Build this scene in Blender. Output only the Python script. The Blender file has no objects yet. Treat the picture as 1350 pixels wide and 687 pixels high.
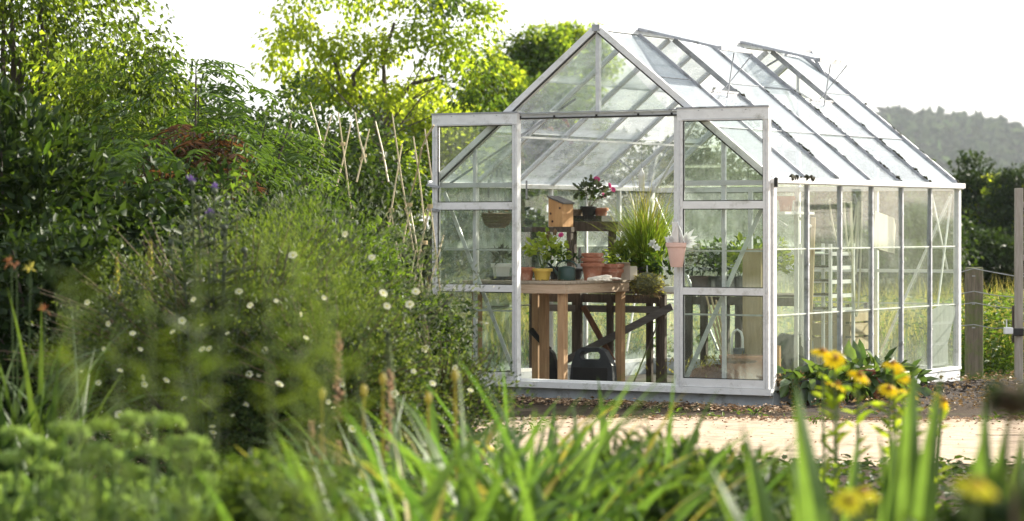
import bpy, math, random
import numpy as np
from mathutils import Vector, Matrix
R = math.radians
scene = bpy.context.scene
COL = scene.collection
random.seed(7)
F = 3650.0; CX = 675.0; HY = 298.0; CAMZ = 1.45

# ---------------------------------------------------------------- camera mapping (used only to plan positions)
def at(px, py, Y):
    return Vector(((px-CX)/F*Y, Y, CAMZ-(py-HY)/F*Y))
def gx(px, Y):
    return (px-CX)/F*Y
# greenhouse frame of reference
C0 = Vector((2.077, 22.1, 0.0)); GA = R(-31.36)
cA, sA = math.cos(GA), math.sin(GA)
def W(x, y, z=0.0):
    return Vector((C0.x+cA*x-sA*y, C0.y+sA*x+cA*y, z))
def lx(px, y):
    k = (px-CX)/F
    return (k*(C0.y+cA*y)-C0.x+sA*y)/(cA-k*sA)
def side_y(px, x):
    k = (px-CX)/F
    return (k*(C0.y+sA*x)-C0.x-cA*x)/(-sA-k*cA)
def gp(px, py, y):
    x = lx(px, y); w = W(x, y)
    return (x, y, CAMZ-(py-HY)/F*w.y)

# ---------------------------------------------------------------- mesh builder
class MB:
    def __init__(s): s.v = []; s.f = []
    def add(s, vs, fs):
        n = len(s.v); s.v += [tuple(v) for v in vs]; s.f += [tuple(i+n for i in f) for f in fs]; return s
    def box(s, a, b):
        x0, y0, z0 = a; x1, y1, z1 = b
        return s.add([(x0,y0,z0),(x1,y0,z0),(x1,y1,z0),(x0,y1,z0),(x0,y0,z1),(x1,y0,z1),(x1,y1,z1),(x0,y1,z1)],
              [(3,2,1,0),(4,5,6,7),(0,1,5,4),(1,2,6,5),(2,3,7,6),(3,0,4,7)])
    def beam(s, p0, p1, w, d, up=(0,0,1)):
        p0 = Vector(p0); p1 = Vector(p1); a = (p1-p0).normalized(); up = Vector(up)
        if abs(a.dot(up)) > .98: up = Vector((0,1,0))
        sd = a.cross(up).normalized()*(w/2); n = sd.cross(a).normalized()*(d/2)
        q = []
        for p in (p0, p1): q += [p-sd-n, p+sd-n, p+sd+n, p-sd+n]
        return s.add(q, [(3,2,1,0),(4,5,6,7),(0,1,5,4),(1,2,6,5),(2,3,7,6),(3,0,4,7)])
    def tube(s, pts, rad, n=8, cap=True):
        pts = [Vector(p) for p in pts]
        if not hasattr(rad, '__len__'): rad = [rad]*len(pts)
        rows = []; prev = None
        for i, p in enumerate(pts):
            t = (pts[min(i+1, len(pts)-1)]-pts[max(i-1, 0)]).normalized()
            if prev is None:
                ref = Vector((0,0,1)) if abs(t.z) < .9 else Vector((1,0,0))
                a = t.cross(ref).normalized()
            else:
                a = (prev-t*prev.dot(t)).normalized()
            prev = a; b = t.cross(a)
            rows.append([p+(a*math.cos(2*math.pi*k/n)+b*math.sin(2*math.pi*k/n))*rad[i] for k in range(n)])
        vs = [v for r in rows for v in r]; fs = []
        for i in range(len(rows)-1):
            for k in range(n):
                fs.append((i*n+k, i*n+(k+1)%n, (i+1)*n+(k+1)%n, (i+1)*n+k))
        if cap:
            fs.append(tuple(range(n-1, -1, -1))); m = (len(rows)-1)*n; fs.append(tuple(m+k for k in range(n)))
        return s.add(vs, fs)
    def lathe(s, prof, n=28, c=(0,0,0), sx=1, sy=1):
        c = Vector(c); vs = []; fs = []
        for r, z in prof:
            for k in range(n):
                a = 2*math.pi*k/n; vs.append((c.x+r*sx*math.cos(a), c.y+r*sy*math.sin(a), c.z+z))
        m = len(prof)
        for i in range(m-1):
            for k in range(n):
                fs.append((i*n+k, i*n+(k+1)%n, (i+1)*n+(k+1)%n, (i+1)*n+k))
        fs.append(tuple(range(n-1, -1, -1))); fs.append(tuple((m-1)*n+k for k in range(n)))
        return s.add(vs, fs)
    def prism(s, poly, a, b, axis='y'):
        # outline in the two other axes, extruded from a to b
        n = len(poly); vs = []
        for d in (a, b):
            for (p, q) in poly:
                vs.append({'y': (p, d, q), 'x': (d, p, q), 'z': (p, q, d)}[axis])
        fs = [tuple(range(n-1, -1, -1)), tuple(range(n, 2*n))]
        for k in range(n): fs.append((k, (k+1) % n, n+(k+1) % n, n+k))
        return s.add(vs, fs)
    def blob(s, c, r, seed=0, n=8, m=6, flat=1.0, amp=.25):
        rr = random.Random(seed); vs = []; fs = []; c = Vector(c)
        for i in range(m+1):
            th = math.pi*i/m
            for k in range(n):
                ph = 2*math.pi*k/n; q = r*(1+rr.uniform(-amp, amp))
                vs.append((c.x+q*math.sin(th)*math.cos(ph), c.y+q*math.sin(th)*math.sin(ph), c.z+q*math.cos(th)*flat))
        for i in range(m):
            for k in range(n):
                fs.append((i*n+k, (i+1)*n+k, (i+1)*n+(k+1)%n, i*n+(k+1)%n))
        return s.add(vs, fs)
    def build(s, name, mat, parent=None, smooth=False, loc=None, rotz=0.0, bevel=0):
        me = bpy.data.meshes.new(name); me.from_pydata(s.v, [], s.f); me.update()
        if smooth: me.polygons.foreach_set('use_smooth', [True]*len(me.polygons))
        me.materials.append(mat)
        o = bpy.data.objects.new(name, me); COL.objects.link(o)
        if parent is not None: o.parent = parent
        if loc is not None: o.location = loc
        o.rotation_euler.z = rotz
        if bevel:
            b = o.modifiers.new('bevel', 'BEVEL'); b.width = bevel; b.segments = 2; b.limit_method = 'ANGLE'
        if smooth and bevel == 0 and len(me.polygons) < 20000:
            try: me.set_sharp_from_angle(angle=R(48))
            except Exception: pass
        return o

def np_mesh(name, V, Fc, nper, mat, parent=None, smooth=False):
    """V (n,3) array, Fc (m,nper) index array"""
    me = bpy.data.meshes.new(name)
    V = np.ascontiguousarray(V, dtype=np.float32); Fc = np.ascontiguousarray(Fc, dtype=np.int32)
    me.vertices.add(len(V)); me.vertices.foreach_set('co', V.ravel())
    me.loops.add(Fc.size); me.loops.foreach_set('vertex_index', Fc.ravel())
    me.polygons.add(len(Fc)); me.polygons.foreach_set('loop_start', np.arange(0, Fc.size, nper, dtype=np.int32))
    me.update(calc_edges=True); me.validate()
    if smooth: me.polygons.foreach_set('use_smooth', np.ones(len(me.polygons), dtype=bool))
    me.materials.append(mat)
    o = bpy.data.objects.new(name, me); COL.objects.link(o)
    if parent is not None: o.parent = parent
    return o

def unit(a): return a/np.maximum(np.linalg.norm(a, axis=-1, keepdims=True), 1e-9)
LEAF = {
 'rh': (np.array([(0,0,0),(.42,.5,.22),(1,0,-.08),(.42,-.5,.22)]), np.array([(0,1,2),(0,2,3)])),
 'ov': (np.array([(0,0,0),(.22,.42,.20),(.62,.42,.08),(1,0,-.14),(.62,-.42,.08),(.22,-.42,.20)]), np.array([(0,1,2,3),(0,3,4,5)])),
}
def leaves(name, P, D, N, Ls, Ws, mat, parent=None, shape='rh'):
    T, Fc = LEAF[shape]
    n = len(P); D = unit(D); S = unit(np.cross(D, N)); U = np.cross(S, D)
    Ls = np.broadcast_to(np.asarray(Ls, float), (n,)); Ws = np.broadcast_to(np.asarray(Ws, float), (n,))
    V = P[:,None,:] + D[:,None,:]*(T[None,:,0,None]*Ls[:,None,None]) + S[:,None,:]*(T[None,:,1,None]*Ws[:,None,None]) + U[:,None,:]*(T[None,:,2,None]*np.where(np.abs(T[None,:,1,None])>0, Ws[:,None,None], Ls[:,None,None]))
    k = len(T); FF = (Fc[None,:,:] + (np.arange(n)*k)[:,None,None]).reshape(-1, Fc.shape[1])
    return np_mesh(name, V.reshape(-1,3), FF, Fc.shape[1], mat, parent)

def blades(name, B, H, az, lean, droop, Wd, mat, parent=None, seg=8, fold=.25, seed=0):
    """strap leaves: base points B, length H, azimuth az, lean 0..1.., droop of tip"""
    n = len(B); s = np.linspace(0, 1, seg+1)[None,:]
    H = H[:,None]; az = az[:,None]; lean = lean[:,None]; droop = droop[:,None]
    ang = lean + droop*s**1.8                     # angle from vertical along the blade
    dx = np.sin(ang)*H/seg; dz = np.cos(ang)*H/seg
    r = np.cumsum(dx, 1)-dx[:, :1]; z = np.cumsum(dz, 1)-dz[:, :1]
    cx = B[:,0:1]+r*np.cos(az); cy = B[:,1:2]+r*np.sin(az); cz = B[:,2:3]+z
    w = Wd[:,None]*np.clip((1-s**3.2), 0.03, 1)*(.62+.38*np.sin(np.pi*np.clip(s*1.1+.12, 0, 1)))/2
    tw = az+np.random.default_rng(seed).uniform(-.9, .9, (n,1))+s*.5
    px, py = -np.sin(tw), np.cos(tw)
    mid = np.stack([cx+np.cos(tw)*w*fold*-1*np.cos(ang), cy+np.sin(tw)*w*fold*-1*np.cos(ang), cz], -1)
    L = np.stack([cx+px*w, cy+py*w, cz], -1); Rr = np.stack([cx-px*w, cy-py*w, cz], -1)
    V = np.stack([L, mid, Rr], 2)                 # n, seg+1, 3, 3
    idx = np.arange(n*(seg+1)*3).reshape(n, seg+1, 3)
    a = np.stack([idx[:,:-1,0], idx[:,:-1,1], idx[:,1:,1], idx[:,1:,0]], -1).reshape(-1,4)
    b = np.stack([idx[:,:-1,1], idx[:,:-1,2], idx[:,1:,2], idx[:,1:,1]], -1).reshape(-1,4)
    return np_mesh(name, V.reshape(-1,3), np.concatenate([a,b]), 4, mat, parent, smooth=True)

# ---------------------------------------------------------------- naming
def tag(o, label=None, cat=None, group=None, kind=None):
    if label: o['label'] = label
    if cat: o['category'] = cat
    if group: o['group'] = group
    if kind: o['kind'] = kind
    return o
def empty(name, loc, rotz=0.0):
    o = bpy.data.objects.new(name, None); COL.objects.link(o); o.empty_display_size = .1
    o.location = loc; o.rotation_euler.z = rotz
    return o
def thing(name, label, cat, loc, rotz=0.0, group=None):
    return tag(empty(name, loc, rotz), label, cat, group)
def copy_tree(o, parent=None):
    c = o.copy(); COL.objects.link(c)
    if parent is not None: c.parent = parent
    for ch in list(o.children): copy_tree(ch, c)
    return c
# ---------------------------------------------------------------- materials
def new_mat(name):
    m = bpy.data.materials.new(name); m.use_nodes = True
    nt = m.node_tree; nt.nodes.clear()
    return m, nt, nt.nodes, nt.links
def nd(N, t, **kw):
    n = N.new(t)
    for k, v in kw.items():
        if k.startswith('_'): setattr(n, k[1:], v)
        else: n.inputs[k].default_value = v
    return n
def c4(c): return (c[0], c[1], c[2], 1.0)

def surf(name, c1, c2, scale=6, rough=.7, bump=.15, stretch=(1,1,1), spec=.3, c3=None, s3=1.5, t3=(.55,.7), metal=0.0, detail=6, bscale=None):
    """two-tone noisy surface with optional stain colour"""
    m, nt, N, L = new_mat(name)
    tc = N.new('ShaderNodeTexCoord'); mp = nd(N, 'ShaderNodeMapping', Scale=stretch); L.new(tc.outputs['Object'], mp.inputs[0])
    nz = nd(N, 'ShaderNodeTexNoise', Scale=scale, Detail=detail, Roughness=.62); L.new(mp.outputs[0], nz.inputs['Vector'])
    rp = N.new('ShaderNodeValToRGB'); rp.color_ramp.elements[0].position = .3; rp.color_ramp.elements[1].position = .7
    rp.color_ramp.elements[0].color = c4(c1); rp.color_ramp.elements[1].color = c4(c2); L.new(nz.outputs['Fac'], rp.inputs[0])
    col = rp.outputs[0]
    if c3:
        n3 = nd(N, 'ShaderNodeTexNoise', Scale=s3, Detail=8, Roughness=.7); L.new(tc.outputs['Object'], n3.inputs['Vector'])
        r3 = N.new('ShaderNodeValToRGB'); r3.color_ramp.elements[0].position = t3[0]; r3.color_ramp.elements[1].position = t3[1]; L.new(n3.outputs['Fac'], r3.inputs[0])
        mx = nd(N, 'ShaderNodeMix', _data_type='RGBA'); L.new(r3.outputs[0], mx.inputs[0]); L.new(col, mx.inputs[6]); mx.inputs[7].default_value = c4(c3)
        col = mx.outputs[2]
    bs = nd(N, 'ShaderNodeBsdfPrincipled', Roughness=rough, Metallic=metal); bs.inputs['Specular IOR Level'].default_value = spec
    L.new(col, bs.inputs['Base Color'])
    if bump:
        nb = nd(N, 'ShaderNodeTexNoise', Scale=bscale or scale*4, Detail=6); L.new(mp.outputs[0], nb.inputs['Vector'])
        bp = nd(N, 'ShaderNodeBump', Strength=bump, Distance=.02); L.new(nb.outputs['Fac'], bp.inputs['Height']); L.new(bp.outputs[0], bs.inputs['Normal'])
    o = N.new('ShaderNodeOutputMaterial'); L.new(bs.outputs[0], o.inputs[0])
    return m

def leafm(name, c1, c2, trans=None, tfac=.45, rough=.55, spec=.16, c3=None, p3=.93):
    """leaf: every leaf its own tint between c1 and c2 (some c3); light also comes through it"""
    m, nt, N, L = new_mat(name)
    g = N.new('ShaderNodeNewGeometry')
    rp = N.new('ShaderNodeValToRGB'); e = rp.color_ramp.elements
    e[0].color = c4(c1); e[1].color = c4(c2); e[0].position = 0; e[1].position = .88
    if c3:
        x = e.new(p3); x.color = c4(c2); y = e.new(min(p3+.03, 1.0)); y.color = c4(c3)
    L.new(g.outputs['Random Per Island'], rp.inputs[0])
    tc = N.new('ShaderNodeTexCoord'); nz = nd(N, 'ShaderNodeTexNoise', Scale=7.0, Detail=5, Roughness=.65); L.new(tc.outputs['Object'], nz.inputs['Vector'])
    nr = nd(N, 'ShaderNodeMapRange'); L.new(nz.outputs['Fac'], nr.inputs[0])
    for i, v in ((1,.3),(2,.7),(3,.62),(4,1.28)): nr.inputs[i].default_value = v
    hs = nd(N, 'ShaderNodeHueSaturation'); L.new(rp.outputs[0], hs.inputs['Color']); L.new(nr.outputs[0], hs.inputs['Value']); rp = hs
    bs = nd(N, 'ShaderNodeBsdfPrincipled', Roughness=rough); bs.inputs['Specular IOR Level'].default_value = spec
    L.new(rp.outputs[0], bs.inputs['Base Color'])
    tr = N.new('ShaderNodeBsdfTranslucent')
    mu = nd(N, 'ShaderNodeMix', _data_type='RGBA', _blend_type='MULTIPLY'); mu.inputs[0].default_value = 1
    L.new(rp.outputs[0], mu.inputs[6]); t = trans or (2.2, 2.0, .8); mu.inputs[7].default_value = c4(t)
    L.new(mu.outputs[2], tr.inputs['Color'])
    mx = N.new('ShaderNodeMixShader'); mx.inputs[0].default_value = tfac
    L.new(bs.outputs[0], mx.inputs[1]); L.new(tr.outputs[0], mx.inputs[2])
    o = N.new('ShaderNodeOutputMaterial'); L.new(mx.outputs[0], o.inputs[0])
    return m

def glassm(name, dirt_lo, dirt_hi, tint=(.95,.97,.95), film=(.78,.8,.78), scale=3.0, streak=(6,6,1.2), algae=None, gloss=1.0, bands=2.98):
    m, nt, N, L = new_mat(name)
    lw = nd(N, 'ShaderNodeLayerWeight', Blend=.5)
    pw = nd(N, 'ShaderNodeMath', _operation='POWER'); L.new(lw.outputs['Facing'], pw.inputs[0]); pw.inputs[1].default_value = 5
    ma = nd(N, 'ShaderNodeMath', _operation='MULTIPLY_ADD'); L.new(pw.outputs[0], ma.inputs[0]); ma.inputs[1].default_value = .9*gloss; ma.inputs[2].default_value = .035*gloss
    tp = N.new('ShaderNodeBsdfTransparent'); tp.inputs[0].default_value = c4(tint)
    gl = nd(N, 'ShaderNodeBsdfGlossy', Roughness=.04); gl.inputs[0].default_value = (1,1,1,1)
    m1 = N.new('ShaderNodeMixShader'); L.new(ma.outputs[0], m1.inputs[0]); L.new(tp.outputs[0], m1.inputs[1]); L.new(gl.outputs[0], m1.inputs[2])
    tc = N.new('ShaderNodeTexCoord')
    mp = nd(N, 'ShaderNodeMapping', Scale=streak); L.new(tc.outputs['Object'], mp.inputs[0])
    n1 = nd(N, 'ShaderNodeTexNoise', Scale=scale, Detail=9, Roughness=.72); L.new(mp.outputs[0], n1.inputs['Vector'])
    n2 = nd(N, 'ShaderNodeTexNoise', Scale=1.3, Detail=5, Roughness=.6); L.new(tc.outputs['Object'], n2.inputs['Vector'])
    mul = nd(N, 'ShaderNodeMath', _operation='MULTIPLY'); L.new(n1.outputs['Fac'], mul.inputs[0]); L.new(n2.outputs['Fac'], mul.inputs[1])
    mr = nd(N, 'ShaderNodeMapRange'); L.new(mul.outputs[0], mr.inputs[0])
    for i, v in ((1,.12),(2,.42),(3,dirt_lo),(4,dirt_hi)): mr.inputs[i].default_value = v
    oi = N.new('ShaderNodeObjectInfo')
    of = nd(N, 'ShaderNodeVectorMath', _operation='SCALE'); L.new(tc.outputs['Object'], of.inputs[0]); of.inputs['Scale'].default_value = 1.0
    cv = nd(N, 'ShaderNodeCombineXYZ'); rs = nd(N, 'ShaderNodeMath', _operation='MULTIPLY'); L.new(oi.outputs['Random'], rs.inputs[0]); rs.inputs[1].default_value = 40
    L.new(rs.outputs[0], cv.inputs[1]); L.new(cv.outputs[0], mp.inputs['Location'])
    rv = nd(N, 'ShaderNodeMapRange'); L.new(oi.outputs['Random'], rv.inputs[0]); rv.inputs[3].default_value = .35; rv.inputs[4].default_value = 1.9
    # droplet specks
    vo = nd(N, 'ShaderNodeTexNoise', Scale=55, Detail=3, Roughness=.6); L.new(tc.outputs['Object'], vo.inputs['Vector'])
    sp = nd(N, 'ShaderNodeMapRange'); L.new(vo.outputs['Fac'], sp.inputs[0])
    for i, v in ((1,.62),(2,.72),(3,0.0),(4,dirt_hi*.8)): sp.inputs[i].default_value = v
    ad = nd(N, 'ShaderNodeMath', _operation='ADD', _use_clamp=True); L.new(mr.outputs[0], ad.inputs[0]); L.new(sp.outputs[0], ad.inputs[1])
    sz = N.new('ShaderNodeSeparateXYZ'); L.new(tc.outputs['Generated'], sz.inputs[0])
    z3 = nd(N, 'ShaderNodeMath', _operation='MULTIPLY'); L.new(sz.outputs['Z'], z3.inputs[0]); z3.inputs[1].default_value = bands
    fz = nd(N, 'ShaderNodeMath', _operation='FRACT'); L.new(z3.outputs[0], fz.inputs[0])
    eb = nd(N, 'ShaderNodeMapRange'); L.new(fz.outputs[0], eb.inputs[0])
    for i, v in ((1,.0),(2,.17),(3,min(1, dirt_hi*2.2+.08)),(4,0.0)): eb.inputs[i].default_value = v
    em = nd(N, 'ShaderNodeMath', _operation='MULTIPLY'); L.new(eb.outputs[0], em.inputs[0]); L.new(n1.outputs['Fac'], em.inputs[1])
    a2 = nd(N, 'ShaderNodeMath', _operation='ADD', _use_clamp=True); L.new(ad.outputs[0], a2.inputs[0]); L.new(em.outputs[0], a2.inputs[1]); ad = a2
    df = N.new('ShaderNodeBsdfDiffuse'); tl = N.new('ShaderNodeBsdfTranslucent')
    for q in (df, tl): q.inputs[0].default_value = c4(film)
    if algae:
        n4 = nd(N, 'ShaderNodeTexNoise', Scale=2.2, Detail=7, Roughness=.7); L.new(tc.outputs['Object'], n4.inputs['Vector'])
        rp = N.new('ShaderNodeValToRGB'); rp.color_ramp.elements[0].position = .45; rp.color_ramp.elements[1].position = .68
        rp.color_ramp.elements[0].color = c4(film); rp.color_ramp.elements[1].color = c4(algae); L.new(n4.outputs['Fac'], rp.inputs[0])
        for q in (df, tl): L.new(rp.outputs[0], q.inputs[0])
    m2 = N.new('ShaderNodeMixShader'); m2.inputs[0].default_value = .6; L.new(df.outputs[0], m2.inputs[1]); L.new(tl.outputs[0], m2.inputs[2])
    m3 = N.new('ShaderNodeMixShader'); am = nd(N, 'ShaderNodeMath', _operation='MULTIPLY', _use_clamp=True); L.new(ad.outputs[0], am.inputs[0]); L.new(rv.outputs[0], am.inputs[1]); L.new(am.outputs[0], m3.inputs[0]); L.new(m1.outputs[0], m3.inputs[1]); L.new(m2.outputs[0], m3.inputs[2])
    o = N.new('ShaderNodeOutputMaterial'); L.new(m3.outputs[0], o.inputs[0])
    return m

M = {}
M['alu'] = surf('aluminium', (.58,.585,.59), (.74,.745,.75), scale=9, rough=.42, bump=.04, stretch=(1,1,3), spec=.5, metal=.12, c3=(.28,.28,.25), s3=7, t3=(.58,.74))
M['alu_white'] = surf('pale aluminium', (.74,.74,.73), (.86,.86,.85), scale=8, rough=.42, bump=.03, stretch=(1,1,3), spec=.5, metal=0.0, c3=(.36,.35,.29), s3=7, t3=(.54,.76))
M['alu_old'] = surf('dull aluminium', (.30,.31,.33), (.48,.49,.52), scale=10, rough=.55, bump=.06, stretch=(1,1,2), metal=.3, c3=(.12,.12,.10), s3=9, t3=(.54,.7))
M['gasket'] = surf('black rubber', (.02,.02,.02), (.05,.05,.045), rough=.7, bump=0)
M['plinth'] = surf('galvanised plinth', (.44,.47,.50), (.64,.67,.70), scale=5, rough=.5, bump=.08, metal=.1, c3=(.22,.20,.16), s3=6, t3=(.52,.72))
M['glass'] = glassm('wall glass', .0, .085, tint=(.95,.975,.95), film=(.68,.72,.66), algae=(.36,.42,.22), streak=(7,7,1.6))
M['glass_door'] = glassm('door glass', .0, .022, bands=.97, film=(.74,.76,.75), streak=(5,5,2.2), scale=2.2)
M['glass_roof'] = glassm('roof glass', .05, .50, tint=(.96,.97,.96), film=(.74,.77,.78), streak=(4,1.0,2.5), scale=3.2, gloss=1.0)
M['glass_roof_lit'] = glassm('sun side roof glass', .34, .68, tint=(.94,.96,.98), film=(.60,.65,.69), streak=(4,1.0,2.5), scale=2.6)  # dirt film, thickened and bluish to whiten this slope like reflected sky
M['glass_milky'] = glassm('algae filmed glass', .04, .30, tint=(.93,.96,.94), film=(.70,.75,.70), algae=(.40,.46,.30), streak=(6,6,1.2))
M['lap'] = surf('glass lap edge', (.36,.40,.35), (.62,.65,.60), scale=25, rough=.3, bump=0)
M['lap_dark'] = surf('roof lap line', (.16,.17,.18), (.40,.42,.44), scale=20, rough=.5, bump=0)
M['moss'] = surf('moss', (.012,.013,.008), (.05,.048,.02), scale=40, rough=.95, bump=.5)
M['patch'] = glassm('polythene patch', .30, .62, film=(.56,.61,.55))
M['wood_new'] = surf('planed softwood', (.36,.20,.10), (.56,.36,.20), scale=5, rough=.65, bump=.12, stretch=(9,9,.9), c3=(.20,.10,.05), s3=5, t3=(.62,.72))
M['wood_rail'] = surf('bench rail wood', (.48,.33,.22), (.66,.50,.37), scale=5, rough=.65, bump=.12, stretch=(1,1,12), c3=(.2,.11,.06), s3=6, t3=(.62,.72))
M['wood_top'] = surf('bench top', (.30,.24,.18), (.46,.38,.30), scale=4, rough=.75, bump=.15, stretch=(1,8,1), c3=(.12,.09,.06), s3=4)
M['wood_dark'] = surf('weathered dark wood', (.055,.04,.03), (.13,.10,.08), scale=5, rough=.8, bump=.2, stretch=(8,8,1))
M['wood_grey'] = surf('grey plank', (.10,.09,.085), (.20,.185,.17), scale=5, rough=.8, bump=.2, stretch=(1,8,8))
M['wood_red'] = surf('reddish brace', (.13,.06,.035), (.24,.12,.07), scale=5, rough=.75, bump=.15, stretch=(8,8,1))
M['wood_box'] = surf('pine box', (.52,.26,.11), (.70,.40,.19), scale=4, rough=.6, bump=.06, stretch=(8,8,1), c3=(.25,.10,.04), s3=9, t3=(.66,.72))
M['wood_post'] = surf('weathered post', (.085,.072,.052), (.19,.165,.125), scale=6, rough=.85, bump=.35, stretch=(7,7,.8), c3=(.09,.14,.02), s3=1.6, t3=(.45,.57))
M['wood_post_gray'] = surf('grey post', (.26,.23,.19), (.42,.38,.33), scale=6, rough=.85, bump=.3, stretch=(7,7,.8))
M['wood_pale'] = surf('pale timber', (.36,.27,.15), (.52,.41,.25), scale=5, rough=.7, bump=.15, stretch=(7,7,.9))
M['cane'] = surf('bamboo cane', (.42,.35,.20), (.62,.54,.36), scale=10, rough=.5, bump=.08, stretch=(2,2,2), c3=(.25,.2,.12), s3=10)
M['terracotta'] = surf('terracotta', (.29,.11,.065), (.47,.20,.12), scale=7, rough=.85, bump=.1, c3=(.60,.44,.35), s3=9, t3=(.52,.72))
M['terra_pale'] = surf('pale terracotta', (.52,.25,.15), (.66,.36,.24), scale=6, rough=.85, bump=.06, c3=(.78,.62,.54), s3=8)
M['terra_pink'] = surf('pink clay', (.72,.46,.38), (.82,.58,.50), scale=6, rough=.8, bump=.04)
M['terra_dark'] = surf('dark brown pot', (.10,.055,.04), (.17,.10,.075), scale=7, rough=.7, bump=.06)
M['rust'] = surf('rusty pot', (.15,.045,.02), (.26,.085,.04), scale=9, rough=.8, bump=.1)
M['pot_yellow'] = surf('mustard glazed pot', (.62,.40,.06), (.74,.52,.12), scale=6, rough=.35, bump=.02, spec=.5)
M['pot_white'] = surf('white pot', (.72,.70,.66), (.82,.80,.77), scale=6, rough=.5, bump=.02)
M['pot_grey'] = surf('slate grey plastic', (.07,.08,.09), (.13,.14,.155), scale=6, rough=.5, bump=.02)
M['pot_black'] = surf('black plastic', (.018,.018,.018), (.035,.034,.032), scale=9, rough=.5, bump=.02)
M['case'] = surf('charcoal plastic', (.03,.033,.037), (.06,.064,.07), scale=6, rough=.45, bump=.05)
M['can_green'] = surf('dark green enamel', (.012,.035,.028), (.022,.06,.048), scale=6, rough=.35, bump=.02, spec=.5)
M['basket'] = surf('wicker', (.16,.11,.07), (.34,.26,.17), scale=40, rough=.85, bump=.5, stretch=(1,1,2))
M['cloth'] = surf('canvas glove', (.62,.55,.44), (.76,.69,.58), scale=14, rough=.95, bump=.2)
M['card'] = surf('cardboard', (.50,.43,.34), (.62,.55,.45), scale=4, rough=.85, bump=.03, c3=(.40,.32,.22), s3=5)
M['paper'] = surf('pale sheet', (.60,.55,.44), (.70,.66,.55), scale=4, rough=.8, bump=.02)
M['soil'] = surf('potting soil', (.018,.012,.008), (.05,.034,.024), scale=30, rough=.95, bump=.6)
M['compost'] = surf('brown compost', (.16,.075,.035), (.32,.17,.09), scale=26, rough=.95, bump=.8)
M['moss_green'] = surf('sphagnum', (.07,.075,.03), (.2,.2,.10), scale=30, rough=.95, bump=.8)
M['steel'] = surf('plain steel', (.45,.46,.47), (.6,.61,.62), scale=8, rough=.4, bump=.03, metal=.5)
M['white'] = surf('white paint', (.70,.70,.68), (.82,.82,.80), scale=7, rough=.5, bump=.03)
M['hose'] = surf('pale hose', (.52,.50,.36), (.62,.60,.46), scale=9, rough=.5, bump=0)
M['twine'] = surf('twine', (.45,.36,.18), (.58,.48,.28), scale=30, rough=.9, bump=.2)
M['wire'] = surf('galvanised wire', (.22,.23,.24), (.36,.37,.38), scale=20, rough=.5, bump=0, metal=.5)
M['insul'] = surf('white insulator', (.7,.7,.7), (.8,.8,.8), scale=6, rough=.3, bump=0)
M['bark'] = surf('bark', (.05,.04,.03), (.12,.10,.08), scale=8, rough=.9, bump=.5, stretch=(3,3,.7))
M['stem'] = surf('green stem', (.10,.15,.04), (.17,.22,.07), scale=8, rough=.6, bump=0)
M['stem_brown'] = surf('brown stem', (.09,.06,.035), (.17,.12,.07), scale=8, rough=.7, bump=.1)
M['bag'] = surf('black polythene bag', (.02,.02,.022), (.05,.05,.055), scale=4, rough=.35, bump=.4, bscale=6)
# foliage
M['lf_tree'] = leafm('birch leaf', (.034,.064,.011), (.085,.125,.02), tfac=.56)
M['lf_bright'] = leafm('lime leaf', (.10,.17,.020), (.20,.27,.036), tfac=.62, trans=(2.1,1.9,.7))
M['lf_yellow'] = leafm('yellow green leaf', (.14,.20,.020), (.26,.32,.038), tfac=.66, trans=(2.2,2.05,.9))  # brightened tint for foliage meant to look sunlit
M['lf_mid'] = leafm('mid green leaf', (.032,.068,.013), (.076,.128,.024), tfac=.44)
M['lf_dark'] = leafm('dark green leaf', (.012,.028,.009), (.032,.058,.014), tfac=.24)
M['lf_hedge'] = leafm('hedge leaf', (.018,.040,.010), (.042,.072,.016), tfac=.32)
M['lf_sumac'] = leafm('sumac leaf', (.026,.058,.015), (.062,.112,.024), tfac=.36)
M['lf_red'] = leafm('bronze leaf', (.045,.028,.016), (.095,.05,.024), tfac=.35, trans=(1.9,1.5,1.0))
M['lf_grey'] = leafm('grey green leaf', (.06,.078,.05), (.115,.135,.09), tfac=.28, trans=(1.6,1.6,1.0))
M['lf_pot'] = leafm('small shrub leaf', (.036,.064,.018), (.088,.125,.036), tfac=.36)
M['lf_iris'] = leafm('sword leaf', (.055,.11,.028), (.11,.175,.04), tfac=.5, trans=(1.8,1.85,.8), rough=.42, c3=(.30,.25,.08), p3=.90)
M['lf_iris_blue'] = leafm('broad sword leaf', (.055,.11,.035), (.10,.165,.05), tfac=.42, trans=(2.0,1.9,.7), rough=.4)
M['lf_croc'] = leafm('strap leaf', (.028,.06,.018), (.06,.10,.028), tfac=.35, rough=.45)
M['lf_sedum'] = leafm('fleshy leaf', (.095,.165,.05), (.17,.25,.08), tfac=.35, trans=(1.7,1.7,.8))
M['lf_sedum_head'] = leafm('stonecrop flower head', (.15,.24,.07), (.25,.34,.12), tfac=.35, trans=(1.6,1.6,.9))
M['lf_fennel'] = leafm('fennel thread', (.05,.09,.018), (.10,.15,.032), tfac=.4)
M['lf_hosta'] = leafm('broad bedding leaf', (.035,.075,.025), (.08,.13,.04), tfac=.35, rough=.3, spec=.5)
M['lf_dead'] = leafm('dried leaf', (.12,.075,.04), (.24,.17,.09), tfac=.3, trans=(1.3,1.2,.9))
M['lf_lime'] = leafm('geranium leaf', (.16,.24,.04), (.30,.36,.07), tfac=.5, trans=(1.8,1.7,.7))
M['lf_straw'] = leafm('seeding grass', (.20,.20,.055), (.36,.33,.12), tfac=.5, trans=(1.6,1.5,.8))
M['lf_fount'] = leafm('fountain grass', (.10,.18,.028), (.24,.31,.05), tfac=.5, trans=(1.7,1.6,.7))
M['pet_white'] = leafm('cream petal', (.72,.72,.46), (.82,.80,.62), tfac=.3, trans=(1,1,.9))
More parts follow.
